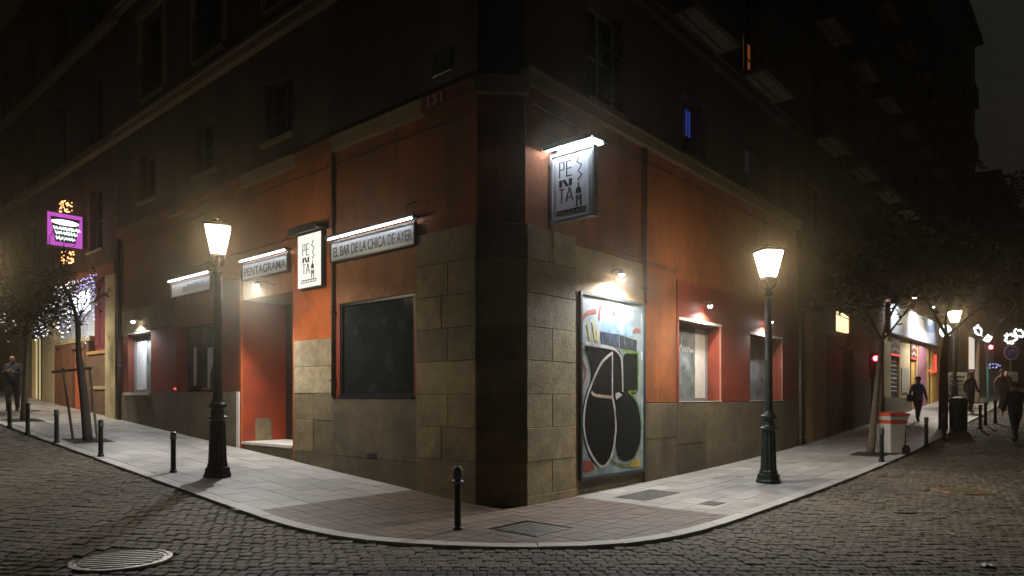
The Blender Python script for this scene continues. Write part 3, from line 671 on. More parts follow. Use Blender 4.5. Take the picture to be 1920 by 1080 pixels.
# drainpipes (each clipped to the building)
for fr, t, z0, z1, r, m in ((FL, 3.77, 1.7, 6.36, .03, 'pipe_dk'), (FR, 3.60, 3.5, 6.56, .03, 'pipe_dk'), (FR, 12.42, .22, 4.4, .05, 'pipe'), (FL, 14.45, 1.0, 6.3, .055, 'pipe_dk')):
    q = MB(); q.tube([(fr.sg*t, -.02-r, z0), (fr.sg*t, -.02-r, z1)], r, 10); p = fpart('drainpipe', fr, q, M[m], bld, smooth=True)
    z = z0+.3
    while z < z1: fbox(MB(), fr, t-r-.02, t+r+.02, .0, .03+2*r, z, z+.04).build('pipe_clip', M[m], p); z += 1.3
for fr, t0_, t1_, z_ in ((FL, .2, 14.3, 6.16), (FR, .2, 12.2, 6.34), (FL, 3.9, 14.3, 4.98)):
    q = MB(); n = 40; q.tube([(fr.sg*(t0_+(t1_-t0_)*k/n), -.018, z_-.025*abs(math.sin(k*1.1))) for k in range(n+1)], .011, 5); fpart('cable', fr, q, M['rubber'], bld)
# small grille in the left dado
fpart('vent_grille', FL, fbox(MB(), FL, 2.45, 2.72, .04, .055, .62, .70), M['frame_dk'], bld)
# ------------------------------------------------------------------ graffiti board
gb = thing('graffiti_board', 'tall graffiti board with black, white and green shapes beside the pale corner stones', 'board', FR.at(2.48, .0, PN[2]))
fpart('board', FR, fbox(MB(), FR, PN[0]+.05, PN[1]-.05, .0, .05, PN[2]+.05, PN[3]-.05), mat('pale_blue_painted_board', (.30, .37, .40), .6, .25, 2.5, .2, 30, stain=((.13, .17, .19), 2.4, .42, .72)), gb)
mb = MB(); fbox(mb, FR, PN[0], PN[0]+.05, 0, .07, PN[2], PN[3]); fbox(mb, FR, PN[1]-.05, PN[1], 0, .07, PN[2], PN[3]); fbox(mb, FR, PN[0]+.05, PN[1]-.05, 0, .07, PN[2], PN[2]+.05); fbox(mb, FR, PN[0]+.05, PN[1]-.05, 0, .07, PN[3]-.05, PN[3])
fpart('frame', FR, mb, mat('dark_teal_metal_frame', (.05, .07, .075), .4, .2, metal=.5), gb)
def gp(x, y):
    u = (x-50)/325; u = u/(1.12-.12*u)*1.0; u = u; yt = 75+20*(x-50)/325; yb = 1040-35*(x-50)/325; v = (y-yt)/(yb-yt)
    return (PN[0]+.05+u*(PN[1]-PN[0]-.1), PN[3]-.05-v*(PN[3]-PN[2]-.1))
def clampu(p): return (min(max(p[0], PN[0]+.06), PN[1]-.06), min(max(p[1], PN[2]+.06), PN[3]-.06))
def gshape(pts, col, lv, nm='painted_shape', sm=True):
    P = [clampu(gp(*p)) for p in pts]
    if sm: P = [clampu(p) for p in cat(P+[P[0]], 4)[:-1]]
    q = MB(); o = .052+lv*.003; q.poly(P, -o, -o+.002); fixn(fpart(nm, FR, q, paint(col), gb))
def gstroke(pts, col, w, lv, sm=True):
    P = [gp(*p) for p in pts]; P = cat(P, 5) if sm and len(P) > 2 else P; P = [clampu(p) for p in P]
    q = MB(); o = .052+lv*.003; q.stroke(P, w, -o, -o+.002); fixn(fpart('painted_stroke', FR, q, paint(col), gb))
_p = {}
def paint(c):
    if c not in _p: _p[c] = mat('spray_paint', c, .8, .45, 5, .2, 30, spec=.12, stain=(tuple(.6*v+.008 for v in c), 3.5, .45, .75))
    return _p[c]
BK = (.007, .008, .008); WH = (.50, .48, .45); GR = (.12, .22, .05); RD = (.36, .12, .10); YL = (.5, .4, .14); BL = (.16, .26, .42)
gshape([(160, 185), (235, 180), (243, 268), (150, 262)], (.22, .34, .52), 0, sm=False); gshape([(240, 200), (310, 207), (318, 272), (243, 266)], (.30, .44, .56), 0, sm=False)
gshape([(145, 262), (243, 268), (243, 340), (150, 325)], (.06, .075, .11), 1, sm=False); gshape([(246, 270), (338, 290), (336, 350), (248, 342)], (.05, .06, .07), 1, sm=False)
for k in range(5): gstroke([(152+k*40, 280), (160+k*38, 325)], (.2, .25, .34), .012, 2, False)
gshape([(60, 345), (130, 348), (200, 355), (255, 372), (262, 580), (222, 600), (225, 720), (215, 900), (160, 985), (100, 950), (62, 840), (52, 720), (68, 610), (98, 510), (86, 420)], BK, 2)
gshape([(264, 375), (335, 360), (340, 470), (340, 570), (300, 588), (335, 640), (356, 740), (350, 880), (300, 955), (235, 925), (226, 700), (222, 604), (262, 580)], (.010, .013, .012), 3)
gstroke([(205, 372), (150, 430), (100, 540), (66, 650), (58, 780), (88, 900), (150, 985), (200, 935), (224, 800), (220, 690), (206, 600)], WH, .05, 4)
gstroke([(206, 600), (206, 480), (206, 365)], WH, .035, 5); gstroke([(62, 330), (130, 338), (200, 345), (244, 378), (256, 440), (260, 580)], WH, .045, 6)
gstroke([(95, 588), (120, 605), (206, 612)], (.42, .36, .3), .055, 7); gshape([(222, 590), (240, 585), (256, 600), (240, 612), (225, 622)], WH, 6)
gstroke([(264, 385), (262, 355), (300, 362), (335, 358)], GR, .05, 7, False); gstroke([(337, 358), (340, 460), (338, 572), (288, 580)], GR, .05, 8, False); gstroke([(288, 582), (325, 620), (350, 690), (360, 780)], GR, .035, 9)
gstroke([(350, 880), (320, 950), (290, 985), (235, 975), (195, 945)], (.16, .19, .07), .04, 4); gshape([(310, 955), (350, 960), (352, 990), (300, 990)], (.45, .36, .08), 5)
gstroke([(47, 215), (80, 170), (125, 155)], RD, .07, 1); gstroke([(140, 200), (148, 130), (175, 102), (205, 118), (220, 170)], RD, .05, 1); gstroke([(318, 245), (338, 232), (356, 240)], RD, .06, 1); gstroke([(52, 425), (70, 480), (55, 545)], RD, .05, 1)
for p in ([(78, 228), (92, 312)], [(104, 212), (120, 312)], [(132, 250), (128, 318)]): gstroke(p, YL, .045, 1, False)
gshape([(60, 950), (100, 960), (110, 1000), (60, 1010)], (.32, .08, .06), 1); gstroke([(45, 930), (50, 1000)], (.12, .25, .5), .03, 1, False)
for y0, y1 in ((140, 200), (350, 400), (620, 670), (850, 900)): gstroke([(364, y0), (364, y1)], (.6, .65, .68), .03, 1, False)  # white highlights along the right edge, put in as pale strokes
# ------------------------------------------------------------------ wall signs with tube lamps
def long_sign(t0, t1, z0, z1, label, body=None, tw=None):
    s_ = thing('wall_sign', label, 'sign', FL.at((t0+t1)/2, 0, z0), group='long wall signs under fluorescent tubes')
    fpart('sign_box', FL, fbox(fbox(fbox(fbox(MB(), FL, t0, t1, .05, .12, z0, z0+.025), FL, t0, t1, .05, .12, z1-.025, z1), FL, t0, t0+.025, .05, .12, z0+.025, z1-.025), FL, t1-.025, t1, .05, .12, z0+.025, z1-.025), M['frame_dk'], s_)
    fpart('sign_face', FL, fbox(MB(), FL, t0+.02, t1-.02, .045, .10, z0+.02, z1-.02), M['signgrey'], s_)
    q = MB(); fbox(q, FL, t0-.03, t1+.03, .04, .20, z1+.06, z1+.10); hood = fpart('hood', FL, q, M['frame_dk'], s_)
    q = MB(); q.tube([(-t0-.02, -.165, z1+.042), (-t1+.02, -.165, z1+.042)], .013, 8); fpart('tube_lamp', FL, q, M['e_tube'], s_)
    for tt in (t0+.1, t1-.1): fpart('bracket', FL, fbox(MB(), FL, tt-.015, tt+.015, 0.0, .045, z0+.1, z1+.11), M['frame_dk'], s_)
    q = MB(); q.tube([(-t0-.1, -.2, z1+.11), (-t0-.1, -.2, z1+.26)], .01, 6); q.tube([(-t0-.1, -.2, z1+.26), (-t0-.1, 0, z1+.36)], .01, 6); fpart('stay_wire', FL, q, M['steel'], s_)
    if body: text(FL, body, t1-.10, z0+.09, t1-t0-.18, z1-z0-.20, .10, 'letter', s_)
    return s_
long_sign(1.34, 3.77, 4.25, 4.64, "long wall sign reading EL BAR DE LA CHICA DE AYER over the big dark window", 'EL BAR DE LA CHICA DE AYER')
long_sign(5.27, 7.15, 4.28, 4.66, 'wall sign reading PENTAGRAMA above the red doorway', 'PENTAGRAMA')
s3 = long_sign(8.64, 10.84, 4.24, 4.62, 'wall sign with faint grey print left of the nearer left street lamp')
q = MB(); random.seed(3)
for k in range(26):
    x = -10.15+k*.055; h = random.uniform(.08, .2); q.stroke([(x, 4.35), (x+random.uniform(-.03, .03), 4.35+h)], .022, -.108, -.104)
fixn(fpart('faint_print', FL, q, mat('faded_grey_print', (.28, .31, .36), .6), s3))
def penta(mb, w, h, P, d0, d1):                # P(u,v) -> x,z ; strokes of the emblem
    def st(pts, k=.028): mb.stroke([P(*p) for p in pts], k*w, d0, d1)
    def rect(u0, u1, v0, v1): mb.poly([P(u0, v1), P(u1, v1), P(u1, v0), P(u0, v0)], d0, d1)
    rect(.17, .20, .09, .36); rect(.201, .31, .09, .108); rect(.201, .31, .22, .238); rect(.28, .31, .109, .219)
    rect(.35, .38, .09, .36); rect(.381, .50, .09, .108); rect(.381, .49, .215, .233); rect(.381, .50, .342, .36)
    rect(.17, .25, .40, .52); rect(.42, .50, .40, .52); mb.poly([P(.251, .40), P(.33, .40), P(.419, .52), P(.34, .52)][::-1], d0, d1)
    rect(.17, .31, .55, .568); rect(.225, .255, .569, .78)
    st([(.35, .78), (.43, .55)], .03); st([(.441, .55), (.52, .78)], .03); rect(.395, .475, .70, .712)
    st([(.70, .04), (.62, .15), (.74, .22), (.65, .32), (.75, .38), (.64, .46)], .03)
    rect(.645, .675, .50, .58); mb.poly([P(.59, .68), P(.73, .68), P(.72, .60), (P(.66, .56)), P(.60, .60)], d0, d1)
    rect(.60, .635, .71, .90); rect(.70, .735, .71, .90); st([(.636, .72), (.668, .80), (.699, .72)], .03)
    for u0, u1 in ((.12, .34), (.345, .58), (.585, .84)):
        rect(u0, u1, .92, .935); rect(u0, u0+.03, .951, .99) if False else None
    rect(.12, .84, .915, .93); rect(.12, .84, .975, .99); 
    for u in (.12, .35, .58, .815): rect(u, u+.025, .931, .974)
    rect(.22, .27, .945, .96); rect(.45, .50, .945, .96); rect(.68, .73, .945, .96)
# vertical lightbox on the left wall
vs_ = thing('lightbox_sign', 'bright vertical PENTA lightbox on the wall between the doorway and the big dark window', 'sign', FL.at(4.47, 0, 3.86))
t0, t1, z0, z1 = 4.05, 4.89, 3.86, 4.93
fpart('lightbox', FL, fbox(fbox(MB(), FL, t0, t1, .0, .10, z0, z1), FL, t0, t0+.015, .1001, .115, z0, z1), M['frame_dk'], vs_)
fpart('lit_face', FL, fbox(MB(), FL, t0+.016, t1-.015, .1003, .112, z0+.015, z1-.015), M['e_box'], vs_)
q = MB(); penta(q, .84, 1.0, lambda u, v: (-t1+.06+u*.72, z1-.12-v*.86), -.1155, -.1128); fixn(fpart('emblem', FL, q, M['letter'], vs_))
fpart('hood', FL, fbox(fbox(MB(), FL, t0-.06, t1+.05, .0, .30, z1+.03, z1+.12), FL, t0-.06, t1+.05, .28, .31, z1-.03, z1+.0295), M['frame_dk'], vs_)
# projecting lightbox right of the corner (perpendicular to the right wall)
cB = FR.at(.58, .05, 4.50); FB = Frame((cB.x, cB.y), -math.radians(41), 1)
bs = thing('projecting_sign', 'white PENTA sign projecting from the right wall high above the corner stones', 'sign', (cB.x, cB.y, 4.50))
q = MB(); z0, z1 = 4.50, 5.60
for a, b, c, d in ((0, .04, z0, z1), (.81, .85, z0, z1), (.04, .81, z0, z0+.04), (.04, .81, z1-.04, z1)): fbox(q, FB, a, b, -.10, .02, c, d)
fpart('sign_box', FB, q, M['frame_gr'], bs); fpart('sign_face', FB, fbox(MB(), FB, .04, .81, -.09, .0, z0+.04, z1-.04), M['signface'], bs)
q = MB(); penta(q, .77, 1.0, lambda u, v: (.04+u*.77, z1-.06-v*.94), -.003, -.0008); fixn(fpart('emblem', FB, q, M['letter'], bs))
q = MB()
for u in (.075, .105, .745, .775): fbox(q, FB, u, u+.006, .0005, .004, z0+.06, z1-.08)
fpart('border_line', FB, q, M['steel'], bs)
fpart('hood', FB, fbox(fbox(MB(), FB, -.03, .90, -.28, .18, z1+.07, z1+.12), FB, -.03, .90, .155, .18, z1+.04, z1+.0695), M['frame_dk'], bs)
for d_ in (.10, -.20):
    q = MB(); q.tube([(.0, -d_, z1+.050), (.86, -d_, z1+.050)], .012, 8); fpart('tube_lamp', FB, q, M['e_tube2'], bs)
q = MB(); fbox(q, FB, -.05, 0, -.07, -.01, z0+.15, z0+.2); fbox(q, FB, -.05, 0, -.07, -.01, z1-.2, z1-.15); fpart('bracket', FB, q, M['frame_dk'], bs)
# ------------------------------------------------------------------ wall spotlights
def spot(fr, t, z, power, label, size=.05, ang=115, out=.22, col=(.97, .98, 1), aim=.0):
    s_ = thing('wall_spotlight', label, 'lamp', fr.at(t, 0, z), group='small wall spotlights')
    x = fr.sg*t; q = MB(); q.tube([(x, 0, z+.06), (x, -out*.6, z+.11), (x, -out, z+.09)], .012, 6); fpart('arm', fr, q, M['steel'], s_)
    q = MB(); q.lathe([(.02, .09), (.035, .085), (.06, .03), (.065, 0), (.058, 0), (.05, .03), (.02, .075)], 12, (x, -out, z)); fpart('shade', fr, q, M['steel'], s_)
    q = MB(); q.lathe([(.005, .055), (.045, .045), (.058, .01), (.042, -.03), (.008, -.05)], 10, (x, -out, z)); fpart('bulb', fr, q, M['e_bulb'], s_, smooth=True)
    ld = bpy.data.lights.new('spot', 'SPOT'); ld.energy = power; ld.spot_size = math.radians(ang); ld.spot_blend = .5; ld.shadow_soft_size = .04; ld.color = col
    lo = link(bpy.data.objects.new('spot_beam', ld)); lo.parent = s_; d = fr.at(t, out+.0, z-.06)-fr.at(t, 0, z); lo.location = (d.x, d.y, -.06)
    tgt = fr.at(t, out+aim, z-1)-fr.at(t, out, z); lo.rotation_euler = tgt.to_track_quat('-Z', 'Y').to_euler(); return s_
spot(FL, 5.95, 4.02, 560, 'spotlight on the wall over the red doorway', ang=150, out=.42, aim=.75)
spot(FR, 2.45, 3.92, 520, 'spotlight over the graffiti board', ang=168, out=.22, aim=.15)
spot(FR, 6.1, 3.72, 170, 'spotlight over the grey window with a scratched tag', ang=160, aim=.1)
spot(FR, 9.7, 3.66, 140, 'spotlight over the window partly behind the green street lamp', ang=160, aim=.1)
spot(FL, 13.0, 3.80, 170, 'spotlight over the narrow leftmost window of the corner building', ang=160, aim=.1)
rl = thing('indicator_light', 'tiny glowing red light at the foot of the dark recessed shop window', 'lamp', FL.at(10.72, 0, 1.9))
q = MB(); q.lathe([(.008, -.03), (.032, -.015), (.032, .015), (.008, .03)], 8, (-10.72, -.05, 1.92)); fpart('bulb', FL, q, M['e_neonr'], rl); fpart('holder', FL, fbox(MB(), FL, 10.70, 10.74, 0, .02, 1.88, 1.95), M['frame_dk'], rl)
# ------------------------------------------------------------------ street lamps
def make_lamp(mt, label, loc, lit=1.0, rz=.2, down=620):
    t = thing('street_lamp', label, 'street lamp', loc, rz, 'ornate iron street lamps')
    q = MB(); q.lathe([(.235, -.03), (.235, .05), (.22, .07), (.205, .16), (.175, .18), (.175, .22), (.16, .25)], 8); q.build('plinth', M[mt], t)
    q = MB(); q.lathe([(.155, .24), (.15, .30), (.128, .9), (.122, 1.0)], 24, flute=.09); q.lathe([(.12, 1.0), (.175, 1.03), (.18, 1.06), (.13, 1.09), (.115, 1.12), (.11, 1.2), (.15, 1.23), (.155, 1.29), (.115, 1.33), (.09, 1.38)], 20)
    q.build('pedestal', M[mt], t)
    q = MB(); q.lathe([(.085, 1.36), (.078, 1.5), (.066, 3.5), (.062, 3.6), (.085, 3.62), (.085, 3.66), (.06, 3.68), (.055, 3.75)], 16); q.build('shaft', M[mt], t, smooth=False)
    q = MB(); q.lathe([(.035, 3.74), (.03, 3.9), (.05, 3.95), (.03, 4.0)], 8)
    for k in range(4):
        a = math.pi/4+k*math.pi/2; c, s_ = math.cos(a), math.sin(a)
        q.tube([(c*.05, s_*.05, 3.74), (c*.13, s_*.13, 3.80), (c*.15, s_*.15, 3.88), (c*.155, s_*.155, 3.97)], .012, 6)
    q.build('bracket', M[mt], t)
    b0, b1, zb0, zb1 = .105, .20, 3.97, 4.46
    def ring(h, z): return [(-h, -h, z), (h, -h, z), (h, h, z), (-h, h, z)]
    q = MB(); q.add(ring(b0+.012, zb0-.025)+ring(b0+.012, zb0), [(3, 2, 1, 0), (4, 5, 6, 7), (0, 1, 5, 4), (1, 2, 6, 5), (2, 3, 7, 6), (3, 0, 4, 7)])
    q.add(ring(b1+.015, zb1)+ring(b1+.015, zb1+.025), [(3, 2, 1, 0), (4, 5, 6, 7), (0, 1, 5, 4), (1, 2, 6, 5), (2, 3, 7, 6), (3, 0, 4, 7)])
    for p0, p1 in zip(ring(b0, zb0), ring(b1, zb1)): q.tube([p0, p1], .010, 5)
    q.build('lantern_frame', M['steel'], t)
    q = MB(); q.add(ring(b1+.03, zb1+.026)+ring(.11, zb1+.09)+ring(.06, zb1+.10)+ring(.05, zb1+.14), [(0, 1, 5, 4), (1, 2, 6, 5), (2, 3, 7, 6), (3, 0, 4, 7), (4, 5, 9, 8), (5, 6, 10, 9), (6, 7, 11, 10), (7, 4, 8, 11), (8, 9, 13, 12), (9, 10, 14, 13), (10, 11, 15, 14), (11, 8, 12, 15), (12, 13, 14, 15), (3, 2, 1, 0)])
    q.lathe([(.015, zb1+.14), (.025, zb1+.16), (.008, zb1+.19)], 8); q.build('lantern_roof', M[mt], t)
    A = ring(b0-.006, zb0+.002); B_ = ring(b1-.006, zb1-.002)
    em = M['e_lamp'] if lit == 1 else lamp_glass(LAMP*lit)
    for k in range(4):
        n = (k+1) % 4; MB().add([A[k], A[n], B_[n], B_[k]], [(0, 1, 2, 3)]).build('glass_pane', em, t)
    ld = bpy.data.lights.new('lantern_lamp', 'SPOT'); ld.energy = down; ld.spot_size = math.radians(156); ld.spot_blend = .55; ld.color = (1, .91, .78); ld.shadow_soft_size = .09
    lo = link(bpy.data.objects.new('lantern_lamp', ld)); lo.parent = t; lo.location = (0, 0, 4.25)
    return t
pL = ground(408, 893); lampL = make_lamp('iron', 'black street lamp before the dark red wall left of the doorway', pL, rz=.35, down=380)
lampL.scale = (1, 1, .965); pR = ground(1441, 905); make_lamp('iron_green', 'green scuffed street lamp before the right wall windows', pR, .95, rz=.25)
p3 = Vector(ground(1790, 800)); k3 = 31.0/p3.y; p3 = Vector(((1790-960)/F*31.5, 31.5, 0)); p3.z = hgt(p3.x, p3.y); make_lamp('iron', 'distant lit street lamp beside the round white sign on the right', p3, .9, down=1300)
p4 = Vector(from_ab(19.5, -2.5)+(0,)); p4 = Vector(((-45-960)/F*19.5, 19.5, 0)); p4.z = hgt(p4.x, p4.y); make_lamp('iron', 'street lamp at the far left edge of the street', p4, 1.2, down=1100)
# ------------------------------------------------------------------ bollards
def make_bollard(loc, label, ball=False):
    t = thing('bollard', label, 'bollard', loc, 0, 'iron bollards along the kerb')
    q = MB()
    q.lathe([(.062, -.02), (.062, .03), (.048, .045), (.044, .06), (.042, .58)], 12)
    q.build('post', M['iron'], t)
    q = MB()
    if ball: q.lathe([(.042, .58), (.075, .60), (.078, .625), (.05, .645), (.068, .665), (.07, .76), (.055, .80), (.02, .82)], 16)
    else: q.lathe([(.042, .58), (.056, .59), (.056, .615), (.046, .625), (.050, .64), (.050, .70), (.03, .72)], 12)
    q.build('cap', M['steel'], t); return t
make_bollard(ground(858, 993), 'nearest bollard with a polished knobbed head, alone before the building corner', True)
b0 = make_bollard(ground(325, 886), 'bollard just left of the black street lamp')
for (px, py), lb in zip([(189, 856), (106, 830), (52, 813), (18, 801)], ['bollard in front of the braced leaning tree', 'bollard left of the braced leaning tree', 'bollard beside the slim tree at the left edge', 'bollard before the person in a black jacket']):
    c = copy_tree(b0); c.location = ground(px, py); c['label'] = lb
for (px, py), lb in zip([(1653, 866), (1737, 836), (1770, 824), (1838, 803), (1848, 797), (1866, 792)], ['bollard in front of the white litter bin', 'bollard right of the white litter bin', 'bollard before the dark tree trunk on the right', 'bollard right of the dark round bin', 'bollard left of the distant traffic light', 'bollard right of the distant traffic light']):
    c = copy_tree(b0); c.location = ground(px, py); c['label'] = lb; c.scale = (1.12,)*3
# ------------------------------------------------------------------ manholes and covers
def manhole(loc, r, m, label):
    t = thing('manhole_cover', label, 'manhole cover', loc)
    q = MB(); q.lathe([(r*1.08, -.03), (r*1.08, .0), (r*.98, .004), (r*.98, -.03)], 40); q.build('rim', M[m], t)
    q = MB(); q.lathe([(r*.96, -.03), (r*.96, -.006)], 40); q.build('plate', M[m], t)
    q = MB(); n = 9
    for k in range(n):
        yy = -r*.8+k*r*1.6/(n-1); hw = math.sqrt(max(0, (r*.88)**2-yy*yy)); q.box(-hw, hw, yy-r*.045, yy+r*.045, -.0055, .006)
    o = q.build('tread_bar', M[m], t); o.rotation_euler[2] = math.radians(12); return t
manhole(g1, .44, 'cover', 'round iron manhole cover in the cobbles at lower left')
manhole(g2, .47, 'cover_gold', 'round manhole cover, gold reflection put into its colour, in the cobbles on the right')
def absurf(name, a, b, ha, hb, m, label, z=.004, ribs=6):
    x, y = from_ab(a, b); t = thing(name, label, 'access cover', (x, y, hgt(x, y)), math.radians(49))   # local x along R, local y along L
    sl = (hgt(*from_ab(a, b+hb))-hgt(*from_ab(a, b-hb)))/(2*hb); sa = (hgt(*from_ab(a+ha, b))-hgt(*from_ab(a-ha, b)))/(2*ha)
    def sh(mb): mb.v = [(v[0], v[1], v[2]+sl*v[0]+sa*v[1]) for v in mb.v]; return mb
    sh(MB().box(-hb, hb, -ha, ha, -.02, z)).build('frame', M['steel'], t)
    q = MB()
    for k in range(ribs): 
        yy = -ha*.85+k*ha*1.7/(ribs-1); q.box(-hb*.9, hb*.9, yy-ha*.05, yy+ha*.05, z+.0005, z+.006)
    sh(q).build('tread_plate', M[m], t); return t
absurf('access_cover', -.85, 2.81, .30, .62, 'cover', 'long grey access cover set in the pale pavement right of the graffiti board', ribs=9)
absurf('access_cover', -1.26, -.82, .35, .35, 'cover', 'square patterned access cover in the brown tiles at the corner', ribs=8)
g3 = ground(1335, 944); a3, b3 = to_ab(g3.x, g3.y); absurf('access_cover', a3, b3, .14, .2, 'steel', 'small grey access cover on the pavement left of the green street lamp', ribs=4)
for px, py, hw, hh, lb in ((1740, 963, .45, .03, 'long drain slot in the cobbles on the right'),):
    g_ = ground(px, py, -.034); t = thing('drain_slot', lb, 'drain', g_, -.05); MB().box(-hw, hw, -hh, hh, -.01, .012).build('slot', M['rubber'], t); MB().box(-hw-.03, hw+.03, hh+.001, hh+.02, -.01, .013).build('rim', M['iron'], t)
# litter
def litter(px, py, s_, lb, dz=-.028):
    g_ = ground(px, py, dz); q = MB(); n = 6; vs = []
    for j in range(n):
        for i in range(n): vs.append(((i-n/2)*s_*random.uniform(.8, 1.1), (j-n/2)*s_*.7, .012+random.uniform(0, s_*.9)))
    q.add(vs, [(j*n+i, j*n+i+1, (j+1)*n+i+1, (j+1)*n+i) for j in range(n-1) for i in range(n-1)]); o = q.build('paper_scrap', M['paper'], None, loc=g_); tag(o, lb, 'litter')
litter(443, 958, .024, 'white crumpled paper on the cobbles by the kerb below the black lamp'); litter(1848, 1062, .03, 'white flattened litter at the bottom right corner'); litter(1785, 1003, .012, 'tiny white scrap on the cobbles under the gold tinted manhole'); litter(1852, 1010, .012, 'small pale scrap on the cobbles right of centre right'); litter(468, 1040, .008, 'tiny white speck of litter on the lower left cobbles')
# ------------------------------------------------------------------ left neighbouring building
HLN = 17
nb = thing('neighbour_building', 'cream and brown neighbouring building with orange door on the left', 'building', FL.at(TE_L+.02, 0, 0))
T0 = TE_L+.02
def z_at(px, py): return zL(px, py)
tl = lambda px: tL(px)
def Z(fr, a, b, z0, z1, m, o=0.0, nm='wall_panel', par=None, th=.3): return fpart(nm, fr, fbox(MB(), fr, a, b, o-th, o, z0, z1), M[m], par)
a0 = T0; a1 = tl(205); a2 = tl(200); a3 = tl(172); a4 = tl(160); a5 = tl(134); a6 = tl(104); a7 = tl(82); a8 = tl(60); a9 = 46
Z(FL, a0, a1, .6, 5.35, 'cream2', .12, 'pilaster', nb)
Z(FL, a1, a3, .6, 1.95, 'brown', 0, par=nb); Z(FL, a1, a3, 1.95, 2.05, 'cream2', .05, 'ledge', nb); Z(FL, a1, a4, 2.05, 3.05, 'brown', 0, par=nb)
Z(FL, a1, a3+.3, 3.05, 3.15, 'ocher2', .06, 'ledge', nb)
cw = fpart('curtained_window', FL, fbox(MB(), FL, a1, a3, -.3, -.1, 3.15, 5.35), M['curtain'], nb)
for k in range(3): fbox(MB(), FL, a1+.1+k*(a3-a1)/3, a1+.05+(k+.9)*(a3-a1)/3, -.099, -.08, 3.3, 5.2, .01).build('curtain_fold', M['curtain'], cw)
Z(FL, a3, a4, .6, 2.05, 'brown', 0.02, par=nb); Z(FL, a4, a5, .6, 1.25, 'brown', 0, par=nb)
dd = fpart('orange_door', FL, fbox(MB(), FL, a4+.15, a5-.1, -.3, -.08, 1.25, 3.30), M['orangedoor'], nb); fbox(MB(), FL, a4+.35, a4+.42, -.079, -.03, 2.15, 2.3).build('handle', M['steel'], dd)
Z(FL, a4, a4+.15, 1.25, 3.3, 'brown', .02, par=nb); Z(FL, a5-.1, a5, 1.25, 3.3, 'brown', .02, par=nb); Z(FL, a4, a5, 3.3, 3.5, 'brown', .03, 'lintel', nb); Z(FL, a3+.3, a4, 3.05, 3.5, 'brown', 0.0, par=nb)
Z(FL, a5, a6, .6, 3.5, 'ochre_dull', .03, par=nb)
Z(FL, a3, a6, 3.5, 3.65, 'cream2', .06, 'ledge', nb)
sh = fpart('lit_shop_window', FL, fbox(MB(), FL, a3+.02, a6, -.3, -.15, 3.65, 5.35), M['signface'], nb); fbox(MB(), FL, a4, a5+.4, -.148, -.14, 4.5, 5.2).build('lit_panel', M['e_white'], sh)
Z(FL, a6, a7, .6, 5.35, 'cream2', .05, 'pilaster', nb)
dw = fpart('lit_doorway', FL, fbox(MB(), FL, a7+.3, a8, -.3, -.12, 1.4, 3.9), M['e_cream'], nb)
for k in range(1, 3): fbox(MB(), FL, a7+.3+k*(a8-a7-.3)/3-.03, a7+.3+k*(a8-a7-.3)/3+.03, -.119, -.09, 1.4, 3.9).build('door_bar', M['frame_dk'], dw)
Z(FL, a7, a7+.3, .6, 3.9, 'brown', .0, par=nb); Z(FL, a7, a8, 3.9, 5.35, 'cream2', .0, par=nb); Z(FL, a7+.3, a8, .6, 1.4, 'brown', .02, 'doorstep', nb)
Z(FL, a8, a9, .6, 5.35, 'cream2', 0, par=nb)
Z(FL, a0, a9, 5.35, 5.7, 'ochre_dull', .15, 'cornice', nb)
nw = []
for k in range(6):
    for z0, z1 in ((6.3, 8.3), (9.6, 11.9), (13.1, 15.3)): nw.append((a0+1.3+k*3.5, a0+2.5+k*3.5, z0, z1))
holed(FL, a0, a9, 5.7, HLN, nw, 'upper', 0, .3, nb)
for w in nw:
    window(FL, *w, o=-.2, nm=2, nh=1, par=nb, rail=False)
for z in (9.25, 12.8): fpart('string_course', FL, fbox(MB(), FL, a0, a9, -.01, .2, z, z+.22), M['cream'], nb)
fpart('eaves', FL, fbox(MB(), FL, a0-.0, a9, -.3, .5, HLN, HLN+.3), M['cream'], nb)
mb = fbox(MB(), FL, a0, a9, -8, -.31, -.2, HLN-.02); fpart('interior_mass', FL, mb, M['core'], nb)
# purple lit sign on a bracket
tS = tl(163); c = FL.at(tS, 0, 6.4); FP = Frame((c.x, c.y), math.radians(49), -1)
ps = thing('purple_sign', 'glowing purple box sign with white blurred lettering on the left', 'sign', c)
# local t grows outward from the wall, towards the street
zt = CZ+(HZ-407)/F*c.y; zb_ = CZ+(HZ-470)/F*c.y; wS = 1.02
fpart('sign_box', FP, fbox(MB(), FP, .1, .1+wS, -.12, -.002, zb_, zt), M['frame_dk'], ps)
fpart('lit_border', FP, fbox(MB(), FP, .13, .07+wS, -.02, .004, zb_+.03, zt-.03), M['e_mag'], ps)
def SP(u, v): return (-(.13+wS-.06)+u*(wS-.06), zt-.03-v*(zt-zb_-.06))
q = MB(); q.poly([SP(.08, .12), SP(.92, .12), SP(.80, .88), SP(.22, .88)][::-1], -.010, -.0045); fixn(fpart('dark_panel', FP, q, M['letter'], ps))
q = MB(); n = 20; q.poly([SP(.5+.40*math.cos(2*math.pi*k/n), .27+.085*math.sin(2*math.pi*k/n)) for k in range(n)], -.016, -.0105); fixn(fpart('lit_oval', FP, q, M['e_pink'], ps))
random.seed(11)
q = MB()
for rw, (u0, u1, v) in enumerate(((.17, .84, .46), (.22, .82, .60), (.24, .76, .76))):
    u = u0
    while u < u1:
        w_ = random.uniform(.045, .09); h_ = random.uniform(.04, .065)
        q.stroke([SP(u, v-h_), SP(u+w_*.5, v+h_), SP(u+w_, v-h_*.6), SP(u+w_*1.2, v+h_*.5)], .045, -.016, -.0105); u += w_*1.25
fixn(fpart('lit_scribble', FP, q, M['e_wht'], ps))
q = MB()
